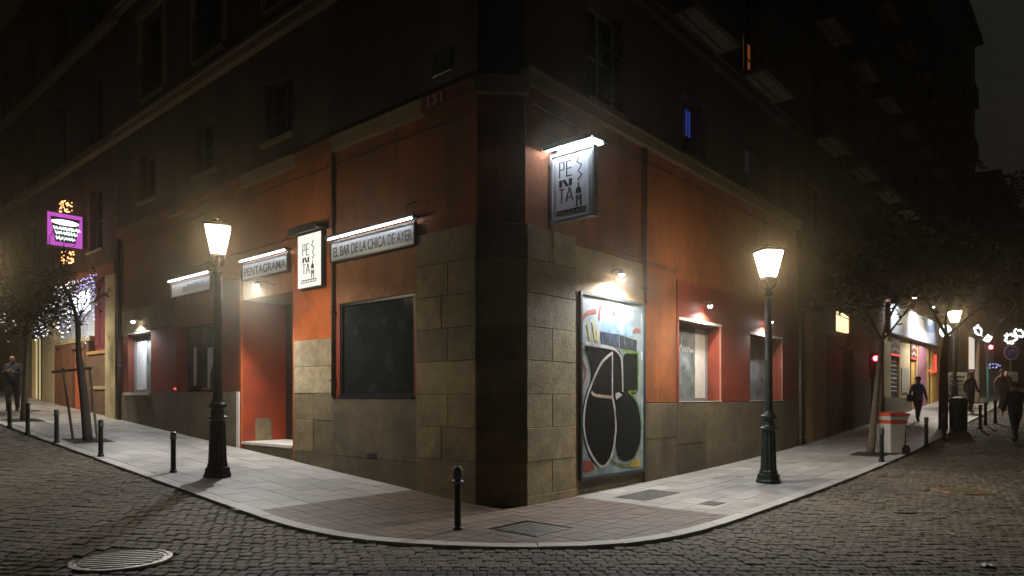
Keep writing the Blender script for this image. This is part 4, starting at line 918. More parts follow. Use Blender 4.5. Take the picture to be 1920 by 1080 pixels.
for zc in (zb_-.3, zt+.22):
    for k in range(34):
        x = -.35-.35*random.random()+(.0 if zc < zt else -.05); z = zc+random.uniform(-.2, .2); q.box(x-.012, x+.012, .03+random.uniform(-.1, .1), .055, z-.012, z+.012)
    
fpart('fairy_bulbs', FP, q, M['e_amber'], ps, kind='stuff')
q = MB(); q.tube([(-.0, .05, zb_+.1), (-.12, .05, zb_+.1)], .02, 6); q.tube([(-.0, .05, zt-.1), (-.12, .05, zt-.1)], .02, 6); q.tube([(-.5, .05, zb_), (-.5, .05, zb_-.52)], .006, 5); q.tube([(-.5, .05, zt), (-.5, .05, zt+.42)], .006, 5); q.tube([(0, .05, zt+.42), (-.55, .05, zt+.42)], .01, 5)
fpart('bracket', FP, q, M['steel'], ps)
# icicle lights across the lit shop window
ic = thing('icicle_lights', 'curtain of blue white icicle lights hanging over the shop window on the left', 'string lights', FL.at(tl(140), .5, 3.6))
q = MB(); qc = MB(); random.seed(5)
ta, tb = tl(205), tl(84)
n = 30; qc.tube([(-ta, -.35, 5.45), (-(ta+tb)/2, -.4, 5.25), (-tb, -.35, 5.45)], .008, 5)
for k in range(n):
    tt = ta+(tb-ta)*(k+.5)/n; ln = random.uniform(.6, 2.0); top = 5.35
    qc.tube([(-tt, -.37, top+.03), (-tt+random.uniform(-.05, .05), -.37, top-ln)], .003, 3)
    z = top
    while z > top-ln:
        for r_ in range(2):
            xx = -tt+random.uniform(-.07, .07); yy = -.37+random.uniform(-.04, .04); zz = z+random.uniform(-.05, .05); q.cur = 0 if (k < 8 or random.random() < .3) else 1; q.box(xx-.012, xx+.012, yy-.012, yy+.012, zz-.012, zz+.012)
        z -= .15
fpart('cable', FL, qc, M['steel'], ic); fpart('led_bulbs', FL, q, [M['e_led'], M['e_ledw']], ic, kind='stuff')
# ------------------------------------------------------------------ right street buildings
HR_ = 25.5
rb = thing('apartment_building', 'long brown building with balconies and shop fronts along the right street', 'building', FR.at(TE_R+.05, 0, 0))
r0 = TE_R+.05; tr = tR
def zr_(px, py): return zR(px, py)
Z(FR, r0+.15, tr(1520), .1, 4.35, 'core', -.5, 'dark_doorway', rb); Z(FR, r0, r0+.15, .1, 4.35, 'brown', 0, par=rb)
dd = fpart('door_leaf', FR, fbox(MB(), FR, r0+.2, tr(1518), -.48, -.42, .3, 3.9), M['frame_dk'], rb)
for k in range(3): fbox(MB(), FR, r0+.3, tr(1518)-.1, -.418, -.40, .5+k*1.15, 1.45+k*1.15, .01).build('door_panel', M['frame_wood'], dd)
Z(FR, tr(1520), tr(1545), .1, 4.35, 'tan', .06, 'pilaster', rb)
Z(FR, tr(1545), tr(1572), .1, 2.1, 'stone_dado', .03, 'stone_panel', rb); Z(FR, tr(1545), tr(1572), 2.1, 3.7, 'ochre_dull', 0, par=rb); 
gw = fpart('grille_window', FR, fbox(MB(), FR, tr(1545), tr(1572), -.3, -.08, 3.7, 4.75), M['frame_wood'], rb)
for k in range(8): tt = tr(1545)+.1+k*(tr(1572)-tr(1545)-.2)/7; fbox(MB(), FR, tt-.015, tt+.015, -.078, -.05, 3.75, 4.7).build('grille_bar', M['iron'], gw)
sh = fpart('roller_shutter', FR, fbox(MB(), FR, tr(1572), tr(1600), -.3, -.2, .2, 3.5), M['shutdk'], rb)
nsl = 22
for k in range(nsl): z = .35+k*3.0/nsl; fbox(MB(), FR, tr(1572)+.02, tr(1591), -.199, -.165, z, z+3.0/nsl-.02, .01).build('slat', M['shutter'], sh)
Z(FR, tr(1572), tr(1600), 3.5, 3.95, 'brown', -.1, 'lintel', rb)
Z(FR, tr(1594), tr(1600), 3.95, 4.75, 'brown', 0, par=rb)
lb_ = fpart('lit_fanlight', FR, fbox(MB(), FR, tr(1573), tr(1594), -.3, -.05, 3.96, 4.6), emit('warm_fanlight_glow', (1, .78, .42), 1.6), rb)
Z(FR, tr(1600), tr(1628), .1, 2.2, 'stone_dado', .03, 'stone_panel', rb); Z(FR, tr(1600), tr(1628), 2.2, 3.4, 'red_dark', 0.01, par=rb); Z(FR, tr(1600), tr(1628), 3.4, 5.3, 'tan', 0, par=rb)
Z(FR, tr(1572), tr(1594), 4.6, 5.3, 'brown', 0, par=rb); Z(FR, tr(1594), tr(1600), 4.75, 5.3, 'brown', 0, par=rb); Z(FR, tr(1545), tr(1572), 4.75, 5.3, 'brown', 0, par=rb); Z(FR, r0, tr(1545), 4.35, 5.3, 'brown', 0, par=rb)
Z(FR, tr(1628), tr(1655), .1, 5.3, 'brown', .0, par=rb)
# shop front with the big lit banner
y1 = [1655, 1668, 1687, 1706, 1716, 1722, 1736, 1742, 1756]
Z(FR, tr(1655), tr(1756), .1, 1.95, 'stone_dado', .02, 'stone_panel', rb) if False else None
Z(FR, tr(1655), tr(1668), .1, 4.3, 'cream2', .05, 'pilaster', rb)
shs = fpart('shuttered_window', FR, fbox(MB(), FR, tr(1668), tr(1687), -.3, -.12, 1.7, 4.3), M['shutdk'], rb)
for k in range(10): fbox(MB(), FR, tr(1668)+.05, tr(1687)-.05, -.119, -.08, 1.9+k*.18, 1.9+k*.18+.1, .01).build('slat', M['steel'], shs)
Z(FR, tr(1655), tr(1706), .1, 1.69, 'stone_dado', .09, 'stone_panel', rb)
def poster(a, b, z0, z1):
    p = fpart('poster', FR, fbox(MB(), FR, a, b, -.08, .03, z0, z1), mat('dark_red_poster', (.10, .03, .03), .5, .4, 4), rb)
    q = MB(); 
    for k in range(3): q.stroke([(a+.2, z0+.2+k*.3), ((a+b)/2, z0+.35+k*.3), (b-.2, z0+.2+k*.3)], .07, -.036, -.032)
    fixn(q.build('poster_print', M['white'], p)); q = MB(); fbox(q, FR, a+.1, b-.1, .031, .04, z0+.02, z0+.08); q.build('neon_line', M['e_neonr'], p)
poster(tr(1669), tr(1686), 3.45, 4.28); poster(tr(1707), tr(1718), 3.45, 4.28)
Z(FR, tr(1687), tr(1706), 1.69, 4.3, 'cream2', .0, par=rb); fpart('notice_panel', FR, fbox(MB(), FR, tr(1689), tr(1703), .001, .04, 1.9, 3.0), M['board'], rb)
Z(FR, tr(1706), tr(1711), .1, 3.44, 'core', -.1, 'dark_doorway', rb); Z(FR, tr(1711), tr(1717), .1, 3.44, 'yellow', -.05, 'yellow_door', rb)
Z(FR, tr(1717), tr(1722), .1, 4.3, 'tan', .0, par=rb); Z(FR, tr(1722), tr(1736), .1, 4.3, 'purple', .03, par=rb); Z(FR, tr(1736), tr(1742), .1, 4.3, 'yellow', 0, par=rb)
Z(FR, tr(1742), tr(1748), .1, 4.3, 'core', -.1, 'dark_doorway', rb); Z(FR, tr(1748), tr(1756), .1, 4.3, 'yellow', .0, par=rb)
nr = fpart('red_neon_outline', FR, fbox(fbox(MB(), FR, tr(1739), tr(1752), .06, .1, 3.0, 3.06), FR, tr(1750), tr(1752), .06, .1, 3.061, 3.9), M['e_neonr'], rb)
Z(FR, tr(1756), tr(1778), .5, 6.1, 'ocher2', 0, par=rb); Z(FR, tr(1778), tr(1799), .5, 6.1, 'brown', -.05, par=rb)
Z(FR, tr(1799), tr(1828), .8, 6.1, 'yellow', 0.02, par=rb)
Z(FR, tr(1655), tr(1756), 4.3, 6.1, 'brown', -.02, par=rb)
Z(FR, r0, tr(1655), 5.3, 6.1, 'brown', -.02, par=rb)
rE = tr(1828); wins = []
k = 0; tt = r0+1.5
while tt < rE-2:
    for z0, z1 in ((6.9, 8.4), (9.65, 12.1), (13.2, 15.6), (16.7, 19.0), (20.1, 22.4)): wins.append((tt, tt+1.15, z0, z1))
    tt += 3.55
holed(FR, r0, rE, 6.1, HR_, wins, 'upper', 0, .3, rb)
litw = {5: .12, 11: .05, 21: .10, 27: .12}
for i, w in enumerate(wins):
    ww = window(FR, *w, o=-.2, nm=2, nh=1, par=rb, sill='upper' if w[2] < 9 else None, rail=w[2] < 9)
    if i in (31, 37, 46): fbox(MB(), FR, w[0]+.1, w[0]+.45, -.236, -.228, w[2]+.2, w[3]-.2).build('lit_strip', emit('dim_room_glow', (.8, .5, .35), .10), ww)
    if w[2] > 9: balcony(FR, w[0]-.45, w[1]+.45, w[2]-.02, rb, .7)
for z in (9.25, 12.85): fpart('string_course', FR, fbox(MB(), FR, r0, rE, .001, .16, z, z+.22), M['upper'], rb)
fpart('interior_mass', FR, fbox(MB(), FR, r0, rE, -11, -.55, -.2, HR_-.02), M['core'], rb)
fpart('eaves', FR, fbox(MB(), FR, r0, rE, -.3, .5, HR_, HR_+.3), M['upper'], rb)
# big banner
bn = thing('shop_banner', 'large white and blue lit banner above the shop front on the right', 'banner', FR.at(tr(1708), 0, 4.35))
fpart('banner_face', FR, fbox(MB(), FR, tr(1662), tr(1753), .10, .16, 4.36, 5.55), M['pvc'], bn)
q = MB(); xa, xb = tr(1722), tr(1750); q.poly([(xa, 5.5), (xa+1.0, 4.95), (xa+2.2, 4.9), (xb-.3, 5.1), (xb-.2, 5.5)], -.168, -.161); fixn(fpart('banner_print', FR, q, M['banner2'], bn))
fpart('frame', FR, fbox(fbox(MB(), FR, tr(1662), tr(1753), .0, .2, 4.30, 4.355), FR, tr(1662), tr(1753), 0, .2, 5.555, 5.6), M['redpl'] if False else M['frame_dk'], bn)
for px, pw in ((1668, 160), (1706, 520), (1738, 160)):
    t = tr(px); q = MB(); q.tube([(t, 0, 5.75), (t, -.9, 5.85)], .02, 6); q.lathe([(.03, .1), (.09, .04), (.10, 0), (.05, 0)], 10, (t, -.9, 5.75)); fpart('floodlight', FR, q, M['steel'], bn)
    q = MB(); q.lathe([(.01, .03), (.06, .02), (.06, -.005), (.01, -.02)], 10, (t, -.9, 5.74)); fpart('flood_bulb', FR, q, emit('cool_flood_glow', (.85, .92, 1), 60), bn)
    ld = bpy.data.lights.new('flood', 'SPOT'); ld.energy = pw; ld.spot_size = math.radians(120); ld.spot_blend = .6; ld.color = (.84, .91, 1); ld.shadow_soft_size = .06
    lo = link(bpy.data.objects.new('flood_beam', ld)); lo.parent = bn; lo.location = FR.at(t, .9, 5.70)-Vector(bn.location); lo.rotation_euler = (FR.at(t, .1, 5.0)-FR.at(t, .9, 5.7)).to_track_quat('-Z', 'Y').to_euler()
# small pale box sign above the roller shutter
sg = thing('hanging_board', 'pale grey board projecting above the lit fanlight beside the tree', 'sign', FR.at(tr(1572), 0, 4.65))
cH = FR.at(tr(1573), .0, 4.65); FH = Frame((cH.x, cH.y), -math.radians(41), 1)
fpart('board', FH, fbox(MB(), FH, .1, 1.0, -.05, .03, 4.7, 5.55), M['board'], sg); fpart('bracket', FH, fbox(MB(), FH, -.0, .1, -.02, .0, 5.2, 5.25), M['iron'], sg)
# round white sign
dk = thing('round_lit_sign', 'round white lit disc sign left of the distant lamp', 'sign', FR.at(tr(1763), 0, 4.7))
ctr = Vector(((1773-960)/F*30, 30, CZ+(HZ-621)/F*30)); q = MB(); n = 28
d_ = ctr-Vector(dk.location); q.poly([(d_.x+.25*math.cos(2*math.pi*k/n), d_.z+.27*math.sin(2*math.pi*k/n)) for k in range(n)], d_.y-.04, d_.y+.04); fixn(q.build('lit_disc', emit('white_disc_glow', (.9, .97, 1), 2.2), dk))
q = MB(); q.tube([(d_.x, d_.y+.02, d_.z), (0, 0, d_.z)], .02, 6); q.build('arm', M['iron'], dk)
# far building and end of street
fb = thing('far_building', 'dark reddish building closing the view at the far right', 'building', FR.at(58, 0, 2))
fpart('wall', FR, fbox(MB(), FR, 57, 110, -10, 0, 1.5, 19), M['darkwall'], fb)
for k in range(6):
    for z in (6, 9.5, 13): fpart('window', FR, fbox(MB(), FR, 59+k*5, 60.3+k*5, .001, .03, z, z+2), M['glass_up'], fb)
fpart('roof', FR, fbox(MB(), FR, 57, 110, -10, .5, 19.001, 19.5), M['darkwall'], fb)
for px, lb in ((1835, 'bright shop window at street level'),):
    t = tr(px)
# ------------------------------------------------------------------ trees
def tree(name, label, group, trunkpts, radii, branches, crowns, bark, nleaf, leaf=.07, seed=1, base=None):
    rnd = random.Random(seed); t = thing(name, label, 'tree', trunkpts[0], 0, group); b = Vector(trunkpts[0])
    q = MB(); P = [Vector(p)-b for p in trunkpts]
    P2 = [Vector(p) for p in cat([tuple(p) for p in P], 3)]; R2 = [r[0] for r in cat([(r,) for r in radii], 3)]
    P2[0].z -= .03
    q.tube(P2, R2, 9); q.build('trunk', M[bark], t, smooth=True)
    def twig(q, a, d, ln, r, depth):
        pts = [a]; p = a; dd = d.normalized()
        for k in range(4): dd = (dd+Vector((rnd.uniform(-.25, .25), rnd.uniform(-.25, .25), rnd.uniform(-.1, .2)))).normalized(); p = p+dd*ln/4; pts.append(p)
        q.tube(pts, [r*(1-.17*k) for k in range(5)], 5, False)
        if depth > 0:
            for k in range(3): twig(q, pts[rnd.randint(2, 4)], (dd+Vector((rnd.uniform(-1, 1), rnd.uniform(-1, 1), rnd.uniform(-.3, .7)))).normalized(), ln*.62, r*.5, depth-1)
    for (i, d, ln, r) in branches:
        q = MB(); a = Vector(trunkpts[i])-b; twig(q, a, Vector(d), ln, r, 2); q.build('limb', M[bark], t)
    vs = []; fs = []; tn = []
    tot = sum(c[1]*c[2]*c[3] for c in crowns)
    for c in crowns:
        cc = Vector(c[0])-b; cl = []
        for _ in range(max(6, int(26*len(crowns)/len(crowns)))):
            u = Vector((rnd.gauss(0, 1), rnd.gauss(0, 1), rnd.gauss(0, 1))).normalized()*rnd.uniform(.35, 1.0)
            cl.append((cc+Vector((u.x*c[1], u.y*c[2], u.z*c[3])), rnd.uniform(.18, .38), rnd.random()))
        n = int(nleaf*c[1]*c[2]*c[3]/tot)
        for _ in range(n):
            o, rr, tt = rnd.choice(cl); s_ = leaf*rnd.uniform(.7, 1.3)
            p = o+Vector((rnd.gauss(0, rr), rnd.gauss(0, rr), rnd.gauss(0, rr*.8)))
            u = Vector((rnd.uniform(-1, 1), rnd.uniform(-1, 1), rnd.uniform(-.6, .6))).normalized(); w = u.cross(Vector((rnd.uniform(-1, 1), rnd.uniform(-1, 1), 1))).normalized()
            k = len(vs); vs += [tuple(p-u*s_), tuple(p+w*s_*.42), tuple(p+u*s_), tuple(p-w*s_*.42)]; fs.append((k, k+1, k+2, k+3)); tn.append(min(1, max(0, tt*.7+rnd.random()*.3)))
    q = MB(); q.v = vs; q.f = fs; q.m = [0]*len(fs); q.t = tn; q.build('crown', M['leaf'], t, kind='stuff'); return t
def at(px, py, Y): return ((px-960)/F*Y, Y, CZ+(HZ-py)/F*Y)
G_ = 'small street trees in the pavement'
pT = ground(165, 826); Y = pT.y
tree('street_tree', 'braced leaning tree with a forked dark trunk before the orange door', G_, [tuple(pT), at(157, 740, Y), at(150, 685, Y), at(147, 650, Y+.05), at(144, 600, Y+.1), at(132, 560, Y+.15), at(116, 528, Y+.2)],
     [.105, .085, .075, .055, .045, .035, .02], [(3, (-.4, .2, .9), 1.2, .03), (5, (-.6, 0, .8), 1.1, .022), (6, (.1, .1, 1), .8, .018), (6, (-.9, .2, .4), 1.0, .018), (4, (.5, .1, .8), .9, .02)],
     [(at(92, 565, Y+.5), .55, .5, .5), (at(118, 545, Y+.3), .4, .4, .35), (at(75, 515, Y+.4), .4, .4, .35)], 'bark_dk', 1500, .05, 2)
pT2 = ground(44, 788); Y = pT2.y
tree('street_tree', 'slim leafy tree beside the person at the left edge', G_, [tuple(pT2), at(47, 730, Y), at(50, 660, Y), at(50, 620, Y), at(52, 590, Y)], [.09, .075, .06, .05, .03],
     [(3, (-.5, 0, .8), 1.0, .03), (3, (.6, .1, .8), 1.0, .03), (4, (.1, -.3, 1), 1.1, .025), (4, (-.6, .3, .6), 1.0, .02)], [(at(45, 560, Y), .95, .9, .62), (at(85, 585, Y), .4, .4, .35), (at(15, 585, Y), .5, .5, .4)], 'bark', 5200, .07, 3)
# braces of the leaning tree
br = thing('tree_brace', 'wooden H brace with stakes holding the leaning tree', 'tree brace', tuple(ground(130, 826)))
b_ = Vector(br.location); Yb = pT.y
for p0, p1 in (((137, 826), (118, 690)), ((183, 826), (168, 690))):
    g_ = Vector(at(p0[0], p0[1], Yb+.05)); g_.z = hgt(g_.x, g_.y)-.02; q = MB(); q.tube([g_-b_, Vector(at(p1[0], p1[1], Yb+.35))-b_], .028, 7); q.build('stake', M['bark'], br)
q = MB(); q.tube([Vector(at(98, 698, Yb+.35))-b_, Vector(at(172, 690, Yb+.30))-b_], .03, 7); q.build('crossbar', M['bark'], br)
for pp, lb in ((pT, 'dark soil pit at the foot of the braced leaning tree'), (pT2, 'dark soil pit at the foot of the slim left tree'), (ground(1632, 852), 'soil pit at the foot of the pale leaning tree on the right')):
    a, b = to_ab(pp.x, pp.y); q = MB(); poly = [(a-.45, b-.4), (a+.45, b-.4), (a+.45, b+.4), (a-.45, b+.4)] if b < 0 and a > 0 else [(a-.4, b-.45), (a+.4, b-.45), (a+.4, b+.45), (a-.4, b+.45)]
    prism(q, poly, .006, .02); o = fixn(q.build('tree_pit', M['soil'], None)); tag(o, lb, 'tree pit')
pT3 = ground(1632, 852); Y = pT3.y
tree('street_tree', 'pale leaning tree trunk behind the litter bin on the right', G_, [tuple(pT3), at(1638, 790, Y), at(1645, 720, Y), at(1651, 660, Y), at(1653, 640, Y)], [.10, .085, .07, .06, .05],
     [(4, (-.7, 0, .9), 1.6, .05), (4, (-.2, .1, 1), 1.8, .05), (4, (.7, 0, .8), 1.7, .035), (4, (.3, -.3, 1), 1.9, .04), (4, (-.8, .4, .6), 1.5, .03)],
     [(at(1610, 540, Y), .85, 1.0, .60), (at(1665, 500, Y), 1.2, 1.1, .75), (at(1700, 545, Y+.5), .55, .8, .32), (at(1625, 450, Y), 1.2, 1.0, .7)], 'bark', 3000, .10, 5)
Y = 23.5; x = (1768-960)/F*Y; pT4 = Vector((x, Y, hgt(x, Y)))
tree('street_tree', 'dark tree with a thick trunk beside the round white sign', G_, [tuple(pT4), at(1769, 740, Y), at(1770, 680, Y), at(1775, 630, Y)], [.15, .14, .12, .09],
     [(3, (-.6, 0, .9), 2.2, .06), (3, (.8, 0, .8), 2.2, .05), (3, (.1, .3, 1), 2.4, .05)], [(at(1730, 470, Y), 1.6, 1.4, 1.1), (at(1800, 480, Y), 1.7, 1.4, 1.2), (at(1850, 545, Y), 1.1, 1.1, .6), (at(1770, 540, Y+.6), 1.2, 1, .45)], 'bark_dk', 3000, .11, 6)
Y = 34; x = (1832-960)/F*Y; pT5 = Vector((x, Y, hgt(x, Y)))
tree('street_tree', 'far tree with a slim trunk wrapped by festive lights', G_, [tuple(pT5), at(1832, 720, Y), at(1833, 670, Y), at(1836, 640, Y)], [.13, .12, .1, .08],
     [(3, (-.6, 0, .9), 2.2, .06), (3, (.8, 0, .8), 2.4, .06)], [(at(1860, 560, Y), 2.6, 2, 1.6), (at(1900, 480, Y), 3.0, 2.4, 2.2), (at(1880, 380, Y+4), 3, 3, 2.5)], 'bark', 3000, .14, 8)
# ------------------------------------------------------------------ litter bins and street bits on the right
g_ = ground(1670, 851); wb_ = thing('wheeled_bin', 'white wheeled litter bin with orange rim behind a bollard', 'bin', g_, .25)
q = MB(); 
def rbox(q, w0, d0, w1, d1, z0, z1): q.add([(-w0, -d0, z0), (w0, -d0, z0), (w0, d0, z0), (-w0, d0, z0), (-w1, -d1, z1), (w1, -d1, z1), (w1, d1, z1), (-w1, d1, z1)], [(3, 2, 1, 0), (4, 5, 6, 7), (0, 1, 5, 4), (1, 2, 6, 5), (2, 3, 7, 6), (3, 0, 4, 7)])
rbox(q, .19, .2, .25, .26, .04, .88); q.build('body', M['white'], wb_)
q = MB(); rbox(q, .26, .27, .262, .272, .80, .87); q.build('band', M['redpl'], wb_)
q = MB(); rbox(q, .27, .28, .29, .30, .885, .99); q.build('collar', M['white'], wb_)
q = MB(); rbox(q, .31, .32, .30, .31, .995, 1.05); rbox(q, .26, .27, .2, .2, 1.051, 1.08); q.build('rim', M['redpl'], wb_)
for dy in (-.2, .2):
    q = MB(); q.tube([(.27, dy-.03, .12), (.27, dy+.03, .12)], .12, 16); w_ = q.build('wheel', M['rubber'], wb_); q = MB(); q.tube([(.27, dy-.035, .12), (.27, dy+.035, .12)], .05, 10); q.build('rim', M['steel'], w_)
q = MB(); q.tube([(.30, -.16, .12), (.32, -.16, 1.0)], .014, 6); q.tube([(.30, .16, .12), (.32, .16, 1.0)], .014, 6); q.tube([(.32, -.16, 1.0), (.32, .16, 1.0)], .014, 6); q.build('handle', M['frame_dk'], wb_)
Yc = 23.0; x = (1797-960)/F*Yc; db = thing('round_litter_bin', 'tall round black litter bin under the grey notice board', 'bin', (x, Yc, hgt(x, Yc)))
q = MB(); q.lathe([(.24, -.02), (.26, .05), (.27, .9), (.29, .92), (.29, 1.0), (.22, 1.08), (.05, 1.12)], 20); q.build('body', M['iron'], db); q = MB(); q.lathe([(.293, .93), (.3, .95), (.293, .97)], 20); q.build('band', M['steel'], db)
Yn = 32.4; x = (1794-960)/F*Yn; nbd = thing('notice_board', 'grey board of blurred lines on a post over the round black bin', 'notice board', (x, Yn, hgt(x, Yn)))
zt = CZ+(HZ-698)/F*Yn-hgt(x, Yn); zb2 = CZ+(HZ-741)/F*Yn-hgt(x, Yn); q = MB(); q.tube([(0, .06, -.03), (0, .06, zt)], .03, 8); q.build('post', M['iron'], nbd)
MB().box(-.47, .47, -.02, .03, zb2, zt).build('board', M['board'], nbd); q = MB()
for k in range(4): q.box(-.36, .36-.08*(k % 2), -.028, -.0205, zt-.24-k*.2, zt-.17-k*.2)
q.build('print', M['steel'], nbd)
# traffic lights
def signal(px, py, pyb, Y, label, arm=False, pw=25, r=.1):
    x = (px-960)/F*Y; gz = hgt(x, Y); z = CZ+(HZ-py)/F*Y-gz; t = thing('traffic_light', label, 'traffic light', (x, Y, gz))
    q = MB(); q.tube([(.0, .18, -.03), (.0, .18, z-.75), (0, .18, z+.1)], .05, 10); q.build('pole', mat('green_signal_pole', (.02, .09, .06), .5), t)
    q = MB(); q.box(-.15, .15, -.02, .14, z-.75, z+.2); q.build('housing', M['frame_dk'], t)
    for k, c in enumerate(('e_red', 'frame_dk', 'frame_dk')):
        q = MB(); n = 16; q.poly([(r*math.cos(2*math.pi*i/n), z-k*.27+r*math.sin(2*math.pi*i/n)) for i in range(n)], -.045, -.021); fixn(q.build('lens', M[c], t))
        q = MB(); n = 10; q.tube([(.0, -.02, z-k*.27), (0, -.021, z-k*.27)], r+.02, 12) if False else None
    return t
signal(1857, 651, 795, 33, 'far traffic light showing red on a green pole'); signal(1641, 672, 800, 24, 'traffic light showing red beside the pale leaning tree', r=.085)
# blue round road sign with notice
Ys = 35; x = (1896-960)/F*Ys; gz = hgt(x, Ys); z = CZ+(HZ-661)/F*Ys-gz
rs = thing('road_sign', 'round blue arrow sign above a beige notice at the right edge', 'road sign', (x, Ys, gz))
q = MB(); q.tube([(0, .05, -.03), (0, .05, z+.2)], .03, 8); q.build('post', M['steel'], rs)
def disc(q, r, y0, y1, zc): n = 28; q.poly([(r*math.cos(2*math.pi*i/n), zc+r*math.sin(2*math.pi*i/n)) for i in range(n)], y0, y1)
q = MB(); disc(q, .38, -.02, .01, z); fixn(q.build('sign_disc', M['signwhite'], rs)); q = MB(); disc(q, .33, -.026, -.021, z); fixn(q.build('blue_field', M['signblue'], rs))
q = MB(); q.stroke([(-.12, z-.15), (-.12, z+.02), (-.05, z+.10), (.06, z+.10)], .05, -.032, -.027); q.poly([(.05, z+.02), (.16, z+.10), (.05, z+.18)], -.032, -.027); fixn(q.build('arrow', M['signwhite'], rs))
zn = CZ+(HZ-711)/F*Ys-gz; MB().box(-.33, .33, -.03, .01, zn-.38, zn+.38).build('notice', mat('beige_notice', (.42, .38, .26), .6), rs)
q = MB(); 
for k in range(4): q.box(-.18, .18, -.036, -.0305, zn+.16-k*.12, zn+.19-k*.12)
q.build('print', M['steel'], rs)
# festive light clusters in the far trees
def fairy(px, py, Y, n, sx, sz, mt, label, sc=.03):
    x, y_, z = at(px, py, Y); t = thing('festive_lights', label, 'string lights', (x, y_, z), 0, 'festive light motifs over the far street'); q = MB(); rnd = random.Random(px)
    for k in range(n):
        a = 2*math.pi*k/n; u = rnd.uniform(.5, 1); xx = sx*math.cos(a)*u; zz = sz*math.sin(a)*u; q.box(xx-sc, xx+sc, -sc, sc, zz-sc, zz+sc)
    q.build('bulbs', M[mt], t, kind='stuff'); q = MB(); q.tube([(-sx*1.6, .05, 0), (0, .05, -.05), (sx*1.6, .05, 0)], .012, 5); q.build('cable', M['steel'], t)
fairy(1895, 634, 36, 26, .35, .3, 'e_ledw', 'white festive light cluster directly above the blue road sign'); fairy(1911, 625, 36, 20, .3, .28, 'e_ledw', 'white festive light ring at the right edge'); fairy(1834, 620, 36, 20, .25, .3, 'e_ledw', 'white festive lights over the slim far tree'); fairy(1851, 634, 36, 18, .22, .18, 'e_ledw', 'bright white festive lights above the far red signal', .045); fairy(1862, 686, 38, 12, .4, .15, 'e_led', 'faint festive lights under the far red signal', .02)
fairy(1700, 520, 21, 0, .1, .1, 'e_led', 'x') if False else None
# lit strip shop far right
ls = thing('lit_shop_front', 'narrow white lit shop front seen past the far traffic light', 'shop front', FR.at(rE-1.0, .3, 1.9))
fpart('lit_strip', FR, fbox(MB(), FR, rE-3.0, rE-1.2, .05, .12, 2.3, 5.6), emit('pale_shop_glow', (1, .93, .8), .8), ls)
hx, hy, hz = at(1850, 765, 44); hd = thing('hoarding', 'pale lit low hoarding behind the far bollards', 'hoarding', (hx, hy, hgt(hx, hy)))
MB().box(-1.6, .0, -.03, .03, -.1, 1.4).build('panel', M['white'], hd); MB().box(.03, 1.6, -.03, .03, -.1, 1.35).build('panel', M['pvc'], hd); MB().box(-1.65, 1.65, .031, .07, .6, .66).build('rail', M['iron'], hd)
